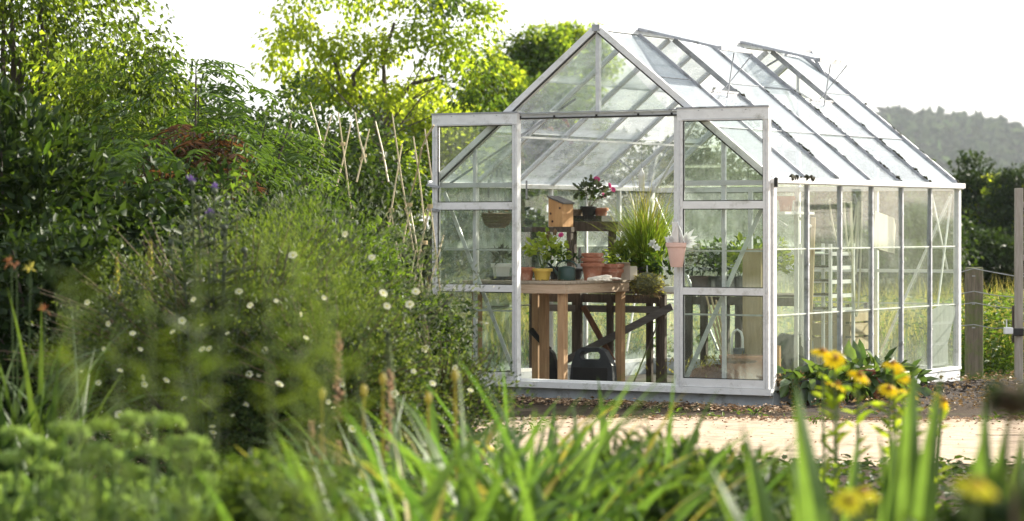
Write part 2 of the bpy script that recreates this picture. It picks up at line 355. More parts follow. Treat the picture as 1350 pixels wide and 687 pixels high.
M['pet_purewhite'] = leafm('white petal', (.78,.78,.74), (.84,.84,.82), tfac=.35, trans=(1,1,1))
M['pet_yellow'] = leafm('yellow petal', (.84,.60,.01), (.88,.70,.02), tfac=.35, trans=(1.1,1.05,.7))
M['pet_lemon'] = leafm('lemon petal', (.68,.62,.03), (.78,.72,.05), tfac=.35, trans=(1.1,1.1,.7))
M['pet_pink'] = leafm('pink petal', (.70,.07,.26), (.82,.16,.40), tfac=.35, trans=(1.1,.9,1.0))
M['pet_orange'] = leafm('orange bud', (.20,.085,.045), (.32,.15,.075), tfac=.3, trans=(1.1,1.0,.8))
M['pet_purple'] = leafm('purple thistle', (.16,.10,.32), (.24,.15,.42), tfac=.3, trans=(1.1,1,1.1))
M['cone'] = surf('brown cone', (.20,.09,.015), (.40,.20,.02), scale=60, rough=.9, bump=.4)
M['plume'] = leafm('buff plume', (.22,.15,.10), (.36,.26,.19), tfac=.4, trans=(1.3,1.2,1))
# ---------------------------------------------------------------- the greenhouse
GW, GL, ZS, ZE, ZR, ZT = 3.19, 3.855, .165, 1.79, 3.083, 2.345
BAY = GL/6
gh = thing('greenhouse', 'aluminium framed glass greenhouse with open double sliding doors and propped roof vents', 'greenhouse', C0, GA)
def P(name, mb, mat, parent=gh, **k): return mb.build(name, M[mat], parent, **k)

# low galvanised plinth and aluminium sill
b = MB()
b.box((-GW-.02,-.02,-.05),(.02,.05,.135)); b.box((-GW-.02,GL-.05,-.05),(.02,GL+.02,.135))
b.box((-.05,.052,-.05),(.02,GL-.052,.135)); b.box((-GW-.02,.052,-.05),(-GW+.05,GL-.052,.135))
P('plinth', b, 'plinth')
b = MB()
for a, c in (((-GW-.03,-.035,.137),(.03,.045,.165)), ((-GW-.03,GL-.045,.137),(.03,GL+.03,.165)), ((-.045,.047,.137),(.03,GL-.047,.165)), ((-GW-.03,.047,.137),(-GW+.045,GL-.047,.165))):
    b.box(a, c)
P('sill', b, 'alu_white')
# door threshold rail in front of the sill
P('threshold_rail', MB().box((-GW-.04,-.095,.100),(.035,-.037,.150)), 'alu_white')
# corner posts
for x in (-GW, 0):
    for y in (0, GL):
        P('corner_post', MB().box((x-.027,y-.027,.166),(x+.027,y+.027,ZE-.004)), 'alu_white')
# eaves with a gutter lip
for x, s in ((0,1),(-GW,-1)):
    b = MB(); b.box((min(x-.03*s, x+.045*s),-.045,ZE-.002),(max(x-.03*s, x+.045*s),GL+.045,ZE+.035))
    b.box((min(x+.047*s, x+.062*s),-.045,ZE+.006),(max(x+.047*s, x+.062*s),GL+.045,ZE+.05))
    P('eave_rail', b, 'alu_white')
b = MB(); b.box((.046,-.062,ZE-.03),(.075,-.046,ZE+.045)); P('gutter_end_cap', b, 'gasket')
RX = -GW/2
P('ridge_bar', MB().box((RX-.035,-.03,ZR-.012),(RX+.035,GL+.03,ZR+.030)), 'alu')
P('ridge_end_cap', MB().box((RX-.036,-.045,ZR-.02),(RX+.036,-.031,ZR+.034)), 'alu_old')
# roof bars (both slopes), with dark moss growing on the weather side
def slope(sd, f, y, lift=0.0):
    x0 = 0 if sd > 0 else -GW
    x = x0+(RX-x0)*f; z = ZE+.03+(ZR-ZE-.03)*f
    nx = math.sin(math.atan2(ZR-ZE, GW/2))*sd; nz = math.cos(math.atan2(ZR-ZE, GW/2))
    return Vector((x+nx*lift, y, z+nz*lift))
rm = random.Random(3)
for sd in (1, -1):
    for k in range(7):
        y = k*BAY; end = k in (0, 6)
        upv = slope(sd, .5, y, 1)-slope(sd, .5, y)
        w, d = (.052,.05) if end else (.022,.038)
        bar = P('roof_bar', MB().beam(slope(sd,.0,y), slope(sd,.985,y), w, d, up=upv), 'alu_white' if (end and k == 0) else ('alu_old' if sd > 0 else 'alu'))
        cap = P('glazing_cap', MB().beam(slope(sd,.01,y,d/2+.004), slope(sd,.98,y,d/2+.004), w*.62, .007, up=upv), 'alu_old' if sd > 0 else 'alu', parent=bar)
        if sd > 0 and k > 0:
            mb = MB(); n = 0; f = .0; top = .62 if k < 6 else .78
            while f < top:
                ln = rm.uniform(.015, .11)
                if rm.random() < (.75 if k > 1 else .3):
                    m_ = max(4, int(ln/.006)); pts = []; rad = []
                    r0 = rm.uniform(.0035, .0075)*(1.35 if f < .4 else .9)
                    for q in range(m_+1):
                        ff = f+ln*q/m_; pts.append(slope(sd, ff, y+rm.uniform(-.005,.005), d/2+.005)); rad.append(max(.001, r0*(math.sin(math.pi*(q+.3)/(m_+.6))**.4)*rm.uniform(.45,1.5)))
                    mb.tube(pts, rad, 6); n += 1
                    if rm.random() < .22:
                        mb.blob(slope(sd, f+ln*.5, y+.006, d/2+.006), rm.uniform(.012,.022), seed=n+k*50, n=8, m=5, flat=.6, amp=.35)
                f += ln*rm.uniform(.8, 1.5)
            if n: P('moss', mb, 'moss', parent=bar, smooth=True)
# dark glazing seals under the front barge bars
for sd in (1, -1):
    upv = slope(sd,.5,0,1)-slope(sd,.5,0)
    P('barge_seal', MB().beam(slope(sd,.01,-.029,-.022), slope(sd,.985,-.029,-.022), .008,.010, up=upv), 'gasket')
    P('barge_bar', MB().beam(slope(sd,.0,-.034,.012), slope(sd,.985,-.034,.012), .012,.050, up=upv), 'alu_white')
# moss lumps lying in the gutter at the near end
b = MB()
for px in (.25,.3,.34,.42,.52,.56,.6,.63,.66): b.blob((.052, px, ZE+.05), rm.uniform(.012,.028), seed=int(px*100), n=6, m=4)
P('gutter_moss', b, 'moss', smooth=True)
# front and rear gables
def gz(x, off=.03): return ZE+off+(ZR-ZE-off)*(1-abs(x-RX)/(GW/2))
for x in (-.855, -2.38):
    P('door_jamb', MB().box((x-.022,-.02,.166),(x+.022,.022,ZT-.002)), 'alu_white')
for x in (-.43, -2.80):
    P('gable_stud', MB().box((x-.014,-.012,.166),(x+.014,.02,gz(x)-.03)), 'alu')
P('gable_stud', MB().box((RX-.018,-.015,ZT+.047),(RX+.018,.02,ZR-.035)), 'alu')
for x0, x1 in ((-GW+.03,-2.404),(-.831,-.03)):
    P('gable_rail', MB().box((x0,-.016,ZE-.012),(x1,.024,ZE+.028)), 'alu')
P('gable_brace', MB().beam((-3.13,.03,1.74),(-2.42,.03,.19), .034,.012, up=(0,1,0)), 'alu_white')
P('gable_brace', MB().beam((-.05,.03,1.70),(-.80,.03,.19), .036,.012, up=(0,1,0)), 'alu_white')
xt = GW/2*(1-(ZT-ZE)/(ZR-ZE))
tb = P('tie_beam', MB().box((-2.40,-.028,ZT),(-.835,.02,ZT+.045)), 'alu')
P('weather_strip', MB().box((-2.40,-.034,ZT+.002),(-.835,-.0285,ZT+.014)), 'gasket', parent=tb)
for x in (-.8, -1.6, -2.4):
    P('gable_stud', MB().box((x-.016,GL-.02,.166),(x+.016,GL+.016,gz(x)-.03)), 'alu_white')
P('gable_rail', MB().box((-GW+.03,GL-.03,ZE-.015),(-.03,GL+.018,ZE+.03)), 'alu_white')
P('gable_rail', MB().box((-GW+.03,GL-.03,1.02),(-.03,GL-.012,1.05)), 'alu_white')
for a, c in (((-.06,GL-.03,1.72),(-.76,GL-.03,.25)), ((-GW+.06,GL-.03,1.72),(-2.44,GL-.03,.25))):
    P('gable_brace', MB().beam(a, c, .022,.012, up=(0,1,0)), 'alu_white')
# side wall bars and braces
for x in (0, -GW):
    for k in range(1, 6):
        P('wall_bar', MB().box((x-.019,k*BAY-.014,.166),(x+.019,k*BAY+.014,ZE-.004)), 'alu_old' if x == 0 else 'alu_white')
    s = -1 if x == 0 else 1
    P('wall_brace', MB().beam((x+s*.03,GL-.06,1.74),(x+s*.03,GL-BAY+.1,.25), .022,.012, up=(1,0,0)), 'alu_white')
    P('wall_brace', MB().beam((x+s*.045,GL-.5,1.76),(x+s*.045,GL-.12,1.05), .02,.012, up=(1,0,0)), 'alu_white')
# roof wind braces and purlins seen through the door
P('roof_brace', MB().beam(slope(-1,.02,.06,-.06), slope(-1,.60,BAY*1.05,-.045), .026,.02), 'alu_old')
P('roof_brace', MB().beam(slope(-1,.03,GL-.06,-.06), slope(-1,.75,GL-BAY*1.6,-.045), .022,.016), 'alu_white')
P('roof_brace', MB().beam(slope(1,.03,GL-.06,-.06), slope(1,.75,GL-BAY*1.6,-.045), .022,.016), 'alu_white')
P('purlin', MB().beam(slope(-1,.335,.04,-.034), slope(-1,.335,GL-.04,-.034), .018,.018), 'alu_white')
P('purlin', MB().beam(slope(1,.335,.04,-.034), slope(1,.335,GL-.04,-.034), .018,.018), 'alu_white')
for k in (1, 2):   # little glazing cleats and hooks under the roof bars
    p = slope(-1,.06,k*BAY,-.05); P('corner_bracket', MB().beam(p, p+Vector((.0,.0,-.16))+Vector((-.02,.03,0)), .016,.012), 'alu_old')

# ---- glass
T = .002
rg = random.Random(8)
def wall_pane(x, k):
    y0, y1 = k*BAY+.016, (k+1)*BAY-.016
    if k == 0: y0 = .03
    if k == 5: y1 = GL-.03
    b = MB(); zz = (.168, .735, 1.265, ZE-.004)
    for i in range(3):
        a_, c_, e_ = (rg.uniform(-.004,.004) for _ in range(3)); q = []
        for dx in (-T, T):
            for (yy, z2, o2) in ((y0,zz[i]+.0015,a_),(y1,zz[i]+.0015,c_),(y1,zz[i+1]-.0015,e_),(y0,zz[i+1]-.0015,a_-c_+e_)): q.append((x+dx+o2+.003*(i%2), yy, z2))
        b.add(q, [(0,3,2,1),(4,5,6,7),(0,1,5,4),(1,2,6,5),(2,3,7,6),(3,0,4,7)])
    p = P('wall_pane', b, 'glass' if x == 0 else 'glass_milky')
    l = MB()
    for z in zz[1:3]: l.box((x+.0055,y0,z-.006),(x+.0085,y1,z+.005))
    P('lap_strip', l, 'lap', parent=p)
for k in range(6):
    wall_pane(0, k); wall_pane(-GW, k)
def gable_pane(x0, x1, y, zl, zh0, zh1, mat='glass', laps=()):
    b = MB().prism([(x0,zl),(x1,zl),(x1,zh1),(x0,zh0)], y-T, y+T, 'y')
    p = P('gable_pane', b, mat)
    if laps:
        l = MB()
        for z in laps: l.box((x0,y-.008,z-.008),(x1,y-.005,z+.006))
        P('lap_strip', l, 'lap', parent=p)
for x0, x1 in ((-GW+.03,-2.818),(-2.782,-2.405),(-.83,-.448),(-.412,-.03)):
    gable_pane(x0, x1, .0, .168, ZE-.015, ZE-.015, 'glass_door', laps=(.735,1.25))
    gable_pane(x0, x1, .0, ZE+.03, max(ZE+.032, gz(x0)-.035), max(ZE+.032, gz(x1)-.035), 'glass')
gable_pane(-2.39+.12, RX-.02, .0, ZT+.048, ZT+.05, ZR-.05); gable_pane(RX+.02, -.845-.10, .0, ZT+.048, ZR-.05, ZT+.05)
for i, (x0, x1) in enumerate(((-GW+.03,-2.42),(-2.38,-1.62),(-1.58,-.82),(-.78,-.03))):
    gable_pane(x0, x1, GL, .168, ZE-.018, ZE-.018, 'glass_milky' if i < 2 else 'glass_door', laps=(.735,1.25))
    gable_pane(x0, x1, GL, ZE+.033, max(ZE+.036, gz(x0)-.035), max(ZE+.036, gz(x1)-.035))
def roof_pane(sd, k, f1=.985):
    y0, y1 = k*BAY+.013, (k+1)*BAY-.013
    fs = [.005,.335,.67,f1] if f1 > .67 else [.005,.335,f1]
    b = MB(); l = MB()
    for i in range(len(fs)-1):
        lo, hi = fs[i]+.001, fs[i+1]-.001; lf = .004*(i % 2)
        q = []
        for (f, y) in ((lo,y0),(lo,y1),(hi,y1),(hi,y0)): q.append((f, y))
        vs = [slope(sd,f,y,lf) for f, y in q]+[slope(sd,f,y,lf+.004) for f, y in q]
        b.add(vs, [(3,2,1,0),(4,5,6,7),(0,1,5,4),(1,2,6,5),(2,3,7,6),(3,0,4,7)])
        if i: l.beam(slope(sd,fs[i],y0,.012), slope(sd,fs[i],y1,.012), .008,.006, up=slope(sd,0,0,1)-slope(sd,0,0,0))
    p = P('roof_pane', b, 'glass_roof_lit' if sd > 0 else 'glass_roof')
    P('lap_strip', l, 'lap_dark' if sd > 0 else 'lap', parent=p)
VF = .60
for k in range(6):
    roof_pane(1, k, VF if k in (1, 4) else .985)
    roof_pane(-1, k, VF if k in (4,) else .985)
# propped roof vents on the near slope
for k in (1, 4):
    P('vent_sill', MB().beam(slope(1,VF,k*BAY+.015,.01), slope(1,VF,(k+1)*BAY-.015,.01), .03,.02), 'alu_old')
    y0, y1 = k*BAY-.012, (k+1)*BAY+.012
    hx, hz = RX+.04, ZR+.034; Lv = .80; an = R(13.5)
    ex, ez = hx+Lv*math.cos(an), hz-Lv*math.sin(an)
    v = P('roof_vent', MB().beam((hx,y0,hz),(hx,y1,hz), .03,.022).beam((ex,y0-.02,ez),(ex,y1+.02,ez), .026,.034)
          .beam((hx,y0,hz),(ex,y0,ez), .026,.022).beam((hx,y1,hz),(ex,y1,ez), .026,.022), 'alu_old')
    b = MB(); q = [(hx+.015,y0+.014,hz+.008),(hx+.015,y1-.014,hz+.008),(ex-.015,y1-.014,ez+.010),(ex-.015,y0+.014,ez+.010)]
    b.add(q+[(x,y,z+.004) for x, y, z in q], [(3,2,1,0),(4,5,6,7),(0,1,5,4),(1,2,6,5),(2,3,7,6),(3,0,4,7)])
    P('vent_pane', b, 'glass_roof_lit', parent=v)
    st = slope(1,VF+.02,(k+.5)*BAY,.02)
    P('vent_stay', MB().beam((ex-.05,(k+.5)*BAY,ez-.02), (st.x+.05,st.y,st.z-.30), .009,.008, up=(0,1,0)), 'alu_old', parent=v)
    P('vent_stay', MB().beam((ex-.02,y1-.05,ez-.02), tuple(slope(1,VF,(k+1)*BAY-.3,.02)), .008,.008, up=(0,1,0)), 'alu_old', parent=v)
# lifted vent frame of the far slope, standing up behind the ridge
A = Vector(gp(967, 61, GL-2*BAY)); B = Vector(gp(1069, 68, GL-.05)); Cc = Vector(gp(1090, 104, GL-.02)); Dd = Vector(gp(985, 74, GL-2*BAY))
v = P('roof_vent', MB().beam(A, B, .03,.03).beam(B, Cc, .026,.03).beam(A, Dd, .026,.03), 'alu_old')
b = MB()
for i in range(9):
    p = B.lerp(Cc, .3+.07*i); b.box((p.x-.006,p.y-.022,p.z-.008),(p.x+.024,p.y-.016,p.z+.008))
P('perforated_stay', b, 'alu_old', parent=v)
P('vent_stay', MB().beam(slope(-1,.82,GL-.4,.02), A.lerp(B,.72)+Vector((0,0,-.02)), .02,.014), 'alu_old', parent=v)
# corner polythene patch on the last side pane
poly = []
r_ = random.Random(5)
for i in range(18):
    t = i/17; poly.append((5*BAY+.40+.12*t+r_.uniform(-.012,.012)-.05*math.sin(t*5), .19+.52*t))
poly = [(5*BAY+.018, .19)]+poly+[(5*BAY+.3, .74),(5*BAY+.018,.70)]
P('polythene_patch', MB().prism(poly, .0095, .0115, 'x'), 'patch')

# ---- sliding doors
def door(x0, x1, name='sliding_door'):
    y0, y1 = -.088, -.045; zb, zt = .152, 2.40
    d = P(name, MB().box((x0,y0-.004,zt-.098),(x1,y1,zt)), 'alu_white')      # deep top rail with the track roller cover
    P('track_cover', MB().box((x0-.006,y0-.010,zt-.001),(x1+.006,y1+.02,zt+.012)), 'alu_old', parent=d)
    P('roller_lip', MB().box((x0+.05,y0-.007,zt-.094),(x1-.05,y0-.0045,zt-.084)), 'alu', parent=d)
    for xs in (x0, x1-.05):
        s = P('stile', MB().box((xs,y0,zb),(xs+.05,y1,zt-.099)), 'alu_white', parent=d)
        P('stile', MB().box((xs+.019,y0-.006,zb+.002),(xs+.031,y0-.0005,zt-.101)), 'alu', parent=d)
    for z0, z1, mt in ((zb+.001,.218,'alu_white'),(.895,.952,'alu_white'),(1.590,1.650,'alu_white')):
        P('rail', MB().box((x0+.051,y0+.004,z0),(x1-.051,y1-.004,z1)), mt, parent=d)
    g = MB()
    for z0, z1 in ((.218,.895),(.952,1.590),(1.650,zt-.099)):
        for a, c in (((x0+.051,z0+.001),(x0+.059,z1-.001)),((x1-.059,z0+.001),(x1-.051,z1-.001)),((x0+.060,z0+.001),(x1-.060,z0+.008)),((x0+.060,z1-.008),(x1-.060,z1-.001))):
            g.box((a[0],y0+.010,a[1]),(c[0],y0+.016,c[1]))
        P('door_pane', MB().box((x0+.0595,y0+.020,z0+.001),(x1-.0595,y0+.024,z1-.001)), 'glass_door', parent=d)
    P('glazing_seal', g, 'gasket', parent=d)
    b = MB()
    for xs in (x0+.2, (x0+x1)/2, x1-.2): b.lathe([(.006,0),(.006,.004),(.003,.006)], n=8, c=(xs,y0-.006,zt-.02))
    P('rivet', b, 'alu_old', parent=d)
    return d
door(-.812, .012); door(-3.178, -2.328)
b = MB(); b.box((-2.327,-.06,ZT+.047),(-.813,-.036,ZT+.056)); P('track_bar', b, 'alu_old')
# dark hook clips on the outside of the left door
for z in (1.80, 1.60):
    P('door_clip', MB().beam((-3.22,-.105,z),(-3.09,-.105,z-.02), .016,.02), 'alu_old')
# bolts and glazing clips
b_ = random.Random(4)
def bolt(parent, x, y, z, r=.007):
    return MB().lathe([(r*.2,0),(r,0),(r*.9,.004),(.001,.005)], n=8).build('bolt', M['alu_old'], parent)
for k in range(1, 6):
    o = P('glazing_clip', MB().box((.0195,k*BAY-.009,1.0+.13*(k%3)),(.0235,k*BAY+.009,1.012+.13*(k%3))).box((.0195,k*BAY-.009,.42+.1*(k%2)),(.0235,k*BAY+.009,.432+.1*(k%2))).box((.0195,k*BAY-.009,1.55),(.0235,k*BAY+.009,1.562)), 'alu')
for x, z in ((-2.33,ZT+.022),(-2.0,ZT+.022),(RX,ZT+.022),(-1.2,ZT+.022),(-.89,ZT+.022)):
    P('bolt', MB().box((x-.007,-.0395,z-.007),(x+.007,-.0342 if False else -.0288,z+.007)), 'gasket')
# ---------------------------------------------------------------- things in and by the greenhouse
def TH(name, label, cat, x, y, z=0.0, rot=0.0, group=None):
    return thing(name, label, cat, W(x, y, z), GA+rot, group)
def at_gl(px, py, y):                       # local (x,y) on the line of sight plus height
    return gp(px, py, y)
def pot_profile(r0, r1, h, t=.012, rim=.03):
    return [(r0*.02,0),(r0,0),(r0+(r1-r0)*(1-rim/h),h-rim),(r1+.010,h-rim),(r1+.012,h-.004),(r1+.008,h),(r1-t,h),(r1-t-.004,h-rim),(r0+(r1-r0)*.86-t,h*.86),(.001,h*.86)]
def pot(name, label, x, y, z, r0, r1, h, mat, soil='soil', group=None, cat='pot', n=28):
    t = TH(name, label, cat, x, y, z, group=group)
    MB().lathe(pot_profile(r0, r1, h, rim=min(.03, h*.25)), n=n).build('body', M[mat], t, smooth=True)
    if soil: MB().lathe([(.001,h*.80),(r1*.9-.008,h*.80),(r1*.9-.012,h*.89),(.001,h*.91)], n=18).build('soil', M[soil], t, smooth=True)
    return t
def rosette(parent, name, c, r, n, L, Wd, mat, seed=0, up=.5, shape='ov', spread=1.0):
    g = np.random.default_rng(seed); n = int(n)
    az = g.uniform(0, 2*np.pi, n); el = np.arcsin(np.clip(g.uniform(up-.6, up+.5, n), -.6, .98))
    D = np.stack([np.cos(az)*np.cos(el), np.sin(az)*np.cos(el), np.sin(el)], -1)
    Pp = np.asarray(c)[None,:]+D*np.array([r*spread, r*spread, r])[None,:]*g.uniform(.25, 1, (n,1))**.6
    dd = D+g.normal(0, .5, (n,3)); N = np.array([0,0,1.])[None,:]+g.normal(0,.45,(n,3))
    return leaves(name, Pp, dd, N, L*g.uniform(.6,1.25,n), Wd*g.uniform(.7,1.2,n), M[mat], parent, shape)
def stems(parent, name, c, tips, r, mat, n=5):
    b = MB(); c = Vector(c)
    for t in tips:
        t = Vector(t); m = c.lerp(t, .5)+Vector((random.uniform(-.01,.01), random.uniform(-.01,.01), .02)); b.tube([c, m, t], [r, r*.85, r*.6], n)
    return b.build(name, M[mat], parent, smooth=True)
def flower5(r, mat, n=5, cup=.25, name='flower', parent=None, loc=None, cone=None, cone_r=.2, wd=.9, layers=1):
    P_, D_, N_ = [], [], []
    for l in range(layers):
        for i in range(n):
            a = 2*math.pi*(i+.5*l)/n; d = (math.cos(a), math.sin(a), cup+.25*l); P_.append((0,0,.002*l)); D_.append(d); N_.append((-cup*d[0], -cup*d[1], 1))
    o = leaves(name, np.array(P_, float), np.array(D_, float), np.array(N_, float), r, r*wd*2.0/ max(1, n/4.2), M[mat], parent, 'ov')
    if loc is not None: o.location = loc
    if cone: MB().blob((0,0,r*.12), r*cone_r, n=8, m=5, flat=.8, amp=.1).build('centre', M[cone], o, smooth=True)
    return o

# ---- potting bench
TX, TY0, TY1, TZ = lx(745, .30), .30, 1.45, .98
TXL = lx(612, .30)
bench = TH('potting_bench', 'new softwood potting bench standing just inside the greenhouse door', 'bench', TX, TY0)
tw, td = TX-TXL, TY1-TY0
b = MB()
nb = 6
for i in range(nb):
    y0 = td*i/nb+.002; b.box((-tw-.012, y0-.012 if i == 0 else y0, TZ-.024),(.012, td*(i+1)/nb-.002, TZ))
b.build('worktop', M['wood_top'], bench, bevel=.003)
MB().box((-tw,0,TZ-.105),(-.001,.03,TZ-.026)).build('front_rail', M['wood_rail'], bench, bevel=.003)
MB().box((-.028,.032,TZ-.105),(.002,td-.03,TZ-.026)).build('side_rail', M['wood_rail'], bench, bevel=.003)
MB().box((-tw,td-.028,TZ-.105),(-.03,td,TZ-.026)).build('back_rail', M['wood_rail'], bench)
for x, y in ((-.034,.034),(-.034,td-.11),(-tw+.12,.034),(-tw+.12,td-.11),(lx(725,1.0)-TX,.62)):
    MB().box((x-.062,y,.03),(x,y+.072,TZ-.027)).build('leg', M['wood_new'], bench, bevel=.003)
b = MB()
for z in (TZ-.05, TZ-.085): b.lathe([(.006,0),(.006,.003),(.001,.004)], n=8, c=(.002,.05,z)); b.lathe([(.006,0),(.006,.003),(.001,.004)], n=8, c=(.002,td-.06,z))
b.build('nail_head', M['alu_old'], bench)
def on_bench(px, yy):
    return lx(px, yy), yy
# yellow pot with geranium
x, y = on_bench(715, .55)
ger = pot('geranium_pot', 'mustard yellow pot of lime green geranium with one pink bloom on the bench', x, y, TZ, .060, .080, .105, 'pot_yellow', cat='potted plant')
rosette(ger, 'foliage', (.03,0,.22), .20, 120, .055, .056, 'lf_lime', 1, .55)
rosette(ger, 'foliage', (.12,.03,.18), .12, 40, .05, .05, 'lf_mid', 2, .5)
stems(ger, 'stem', (0,0,.09), [(.06,0,.3),(-.08,.02,.26),(.15,0,.26),(.19,0,.38),(.10,.02,.40),(0,-.05,.28)], .004, 'stem')
fl = flower5(.030, 'pet_pink', 9, .6, 'flower', ger, (.19,0,.385), layers=3); fl.rotation_euler = (.9,0,.2)
for i, q in enumerate(((.07,.0,.37),(.12,.01,.42),(.045,.02,.40))):
    MB().blob((0,0,0), .020, seed=i, flat=1.3).build('spent_bloom', M['lf_dead'], ger, smooth=True, loc=q)
# terracotta pots on the bench
x, y = on_bench(693, .50); pot('terracotta_pot', 'single terracotta pot by the door stile, left of the yellow pot', x, y, TZ, .055, .072, .115, 'terracotta', group='terracotta pots on the bench')
x, y = on_bench(781, .80)
zz = TZ
for i, (r0, r1, h) in enumerate(((.070,.092,.150),(.068,.088,.135),(.066,.084,.125))):
    pot('terracotta_pot', ['bottom terracotta pot of the nested stack on the bench','middle terracotta pot of the nested stack on the bench','topmost terracotta pot of the nested stack on the bench'][i],
        x, y, zz, r0, r1, h, 'terracotta', soil=None, group='terracotta pots on the bench'); zz += (.062,.050,0)[i]
x, y = on_bench(806, 1.0)
for i in range(2):
    t = TH('terracotta_planter', ['lower square terracotta planter beside the pot stack','upper square terracotta planter nested in its twin beside the pot stack'][i], 'planter', x+.006*i, y, TZ+.045*i, .15, 'terracotta pots on the bench')
    w0, w1, h = .058, .078, .095
    vs = []; fs = []
    for (w, z) in ((w0,0),(w1-.004,h-.03),(w1+.006,h-.03),(w1+.006,h),(w1-.008,h),(w0-.01,.012)):
        vs += [(-w,-w,z),(w,-w,z),(w,w,z),(-w,w,z)]
    for i2 in range(5):
        for k in range(4): fs.append((i2*4+k, i2*4+(k+1)%4, i2*4+4+(k+1)%4, i2*4+4+k))
    fs += [(3,2,1,0),(20,21,22,23)]
    MB().add(vs, fs).build('body', M['terracotta'], t, bevel=.003)
# green watering can with its long curved spout
x, y = on_bench(747, .62)
wc = TH('watering_can', 'dark green watering can with long curved spout in front of the pots', 'watering can', x, y, TZ)
MB().lathe([(.001,0),(.080,0),(.082,.01),(.078,.105),(.070,.115),(.02,.128),(.001,.128)], n=30, sx=1, sy=.8).build('body', M['can_green'], wc, smooth=True)
pts = []
for i in range(15):
    t = i/14; pts.append((-.075-.19*t, 0, .03+.125*math.sin(min(t*1.25, 1)*math.pi*.52)-(.06*max(0, t-.75)/.25)))
MB().tube(pts, [.014-.006*i/14 for i in range(15)], 8).build('spout', M['can_green'], wc, smooth=True)
pts = [(-.05+.10*math.cos(a)+.05, 0, .118+.055*math.sin(a)) for a in np.linspace(0, math.pi, 12)]
MB().tube(pts, .007, 7).build('handle', M['can_green'], wc, smooth=True)
# black pots with trowels
x, y = on_bench(757, .95)
bp = pot('seedling_pot', 'small black plastic pot of seedlings between the watering can and pot stack', x, y, TZ, .05, .066, .10, 'pot_black', cat='potted plant')
rosette(bp, 'foliage', (0,0,.14), .09, 40, .035, .022, 'lf_dark', 5, .6)
x, y = on_bench(735, 1.12)
bp = pot('seedling_pot', 'black plastic pot of dark seedlings behind the geranium', x, y, TZ, .06, .078, .11, 'pot_black', cat='potted plant')
rosette(bp, 'foliage', (0,0,.15), .11, 60, .04, .026, 'lf_hosta', 6, .6)
x, y = on_bench(764, 1.1)
tr = TH('hand_trowel', 'hand trowel standing up behind the pot stack', 'trowel', x, y, TZ, .4)
MB().tube([(0,0,.16),(0,.01,.28)], [.014,.011], 8).build('handle', M['wood_grey'], tr, smooth=True)
MB().prism([(-.03,.06),(-.012,.01),(0,.0),(.012,.01),(.03,.06),(.025,.14),(.006,.165),(-.006,.165),(-.025,.14)], -.002, .002, 'y').build('blade', M['steel'], tr)
# canvas gloves
x, y = on_bench(790, .46)
gv = TH('gardening_gloves', 'pair of limp cream canvas gloves at the front edge of the bench', 'gloves', x, y, TZ, -.1)
for k, (ox, oy, oz, rz) in enumerate(((0,0,0,0),(.05,.05,.012,.35))):
    b = MB()
    b.tube([(-.11,0,.014),(-.06,.004,.019),(-.01,0,.022),(.03,0,.018)], [.028,.034,.040,.034], 10)
    for i in range(4):
        a = -.30+.2*i; L_ = (.055,.07,.066,.05)[i]
        b.tube([(.02,-.030+.02*i,.016),(.05+L_*.4*math.cos(a),-.032+.021*i+.03*math.sin(a),.020),(.05+L_*math.cos(a),-.034+.022*i+.05*math.sin(a),.012)], [.012,.011,.008], 7)
    b.tube([(-.03,-.03,.016),(.0,-.06,.016),(.03,-.072,.012)], [.014,.012,.009], 7)
    o = b.build('glove', M['cloth'], gv, smooth=True, loc=(ox,oy,oz), rotz=rz)
    o.scale = (1,1,.75)
# leaning board
x, y = on_bench(826, 1.18)
bd = TH('seed_box', 'pale open cardboard seed box at the right end of the bench', 'box', x, y, TZ, -.2)
MB().box((-.085,-.04,0),(.075,-.034,.125)).box((-.085,.05,0),(.075,.056,.115)).box((-.085,-.033,0),(-.079,.049,.12)).box((.069,-.033,0),(.075,.049,.12)).box((-.078,-.033,0),(.068,.049,.006)).build('body', M['card'], bd)
MB().add([(-.085,-.041,.126),(.075,-.041,.126),(.115,-.09,.150),(-.045,-.09,.150),(-.085,-.038,.126),(.075,-.038,.126),(.115,-.087,.152),(-.045,-.087,.152)],
         [(3,2,1,0),(4,5,6,7),(0,1,5,4),(1,2,6,5),(2,3,7,6),(3,0,4,7)]).build('flap', M['card'], bd)
# white pot of succulents on its saucer at the far left
x, y = on_bench(661, .52)
sa = TH('saucer', 'slate grey saucer under the white succulent pot', 'saucer', x, y, TZ)
MB().lathe([(.001,0),(.088,0),(.108,.030),(.112,.034),(.104,.034),(.085,.008),(.001,.008)], n=30).build('dish', M['pot_grey'], sa, smooth=True)
su = pot('succulent_pot', 'white square pot of grey succulents seen through the left door', x, y, TZ+.009, .062, .078, .105, 'pot_white', cat='potted plant', n=4)
su.scale = (1.2,1.2,1.3)
rosette(su, 'foliage', (0,0,.115), .075, 90, .055, .016, 'lf_grey', 8, .7)

# spilled soil on the bench
g = np.random.default_rng(19); n = 420
xs_ = TX-np.abs(g.normal(.35,.28,n)); ysb = .32+np.abs(g.normal(.3,.3,n)); k_ = (xs_ > TX-tw+.02) & (xs_ < TX-.03) & (ysb < TY1-.05)
Pn = np.array([tuple(W(a, b_, TZ+.003)) for a, b_ in zip(xs_[k_], ysb[k_])]); n = len(Pn)
tag(leaves('spilled_soil', Pn, np.stack([g.normal(0,1,n), g.normal(0,1,n), g.uniform(0,.5,n)], -1), np.array([[0,0,1.]])+g.normal(0,.4,(n,3)), g.uniform(.006,.022,n), .012, M['lf_dead']), 'spilled potting soil and crumbs on the bench top', kind='stuff')

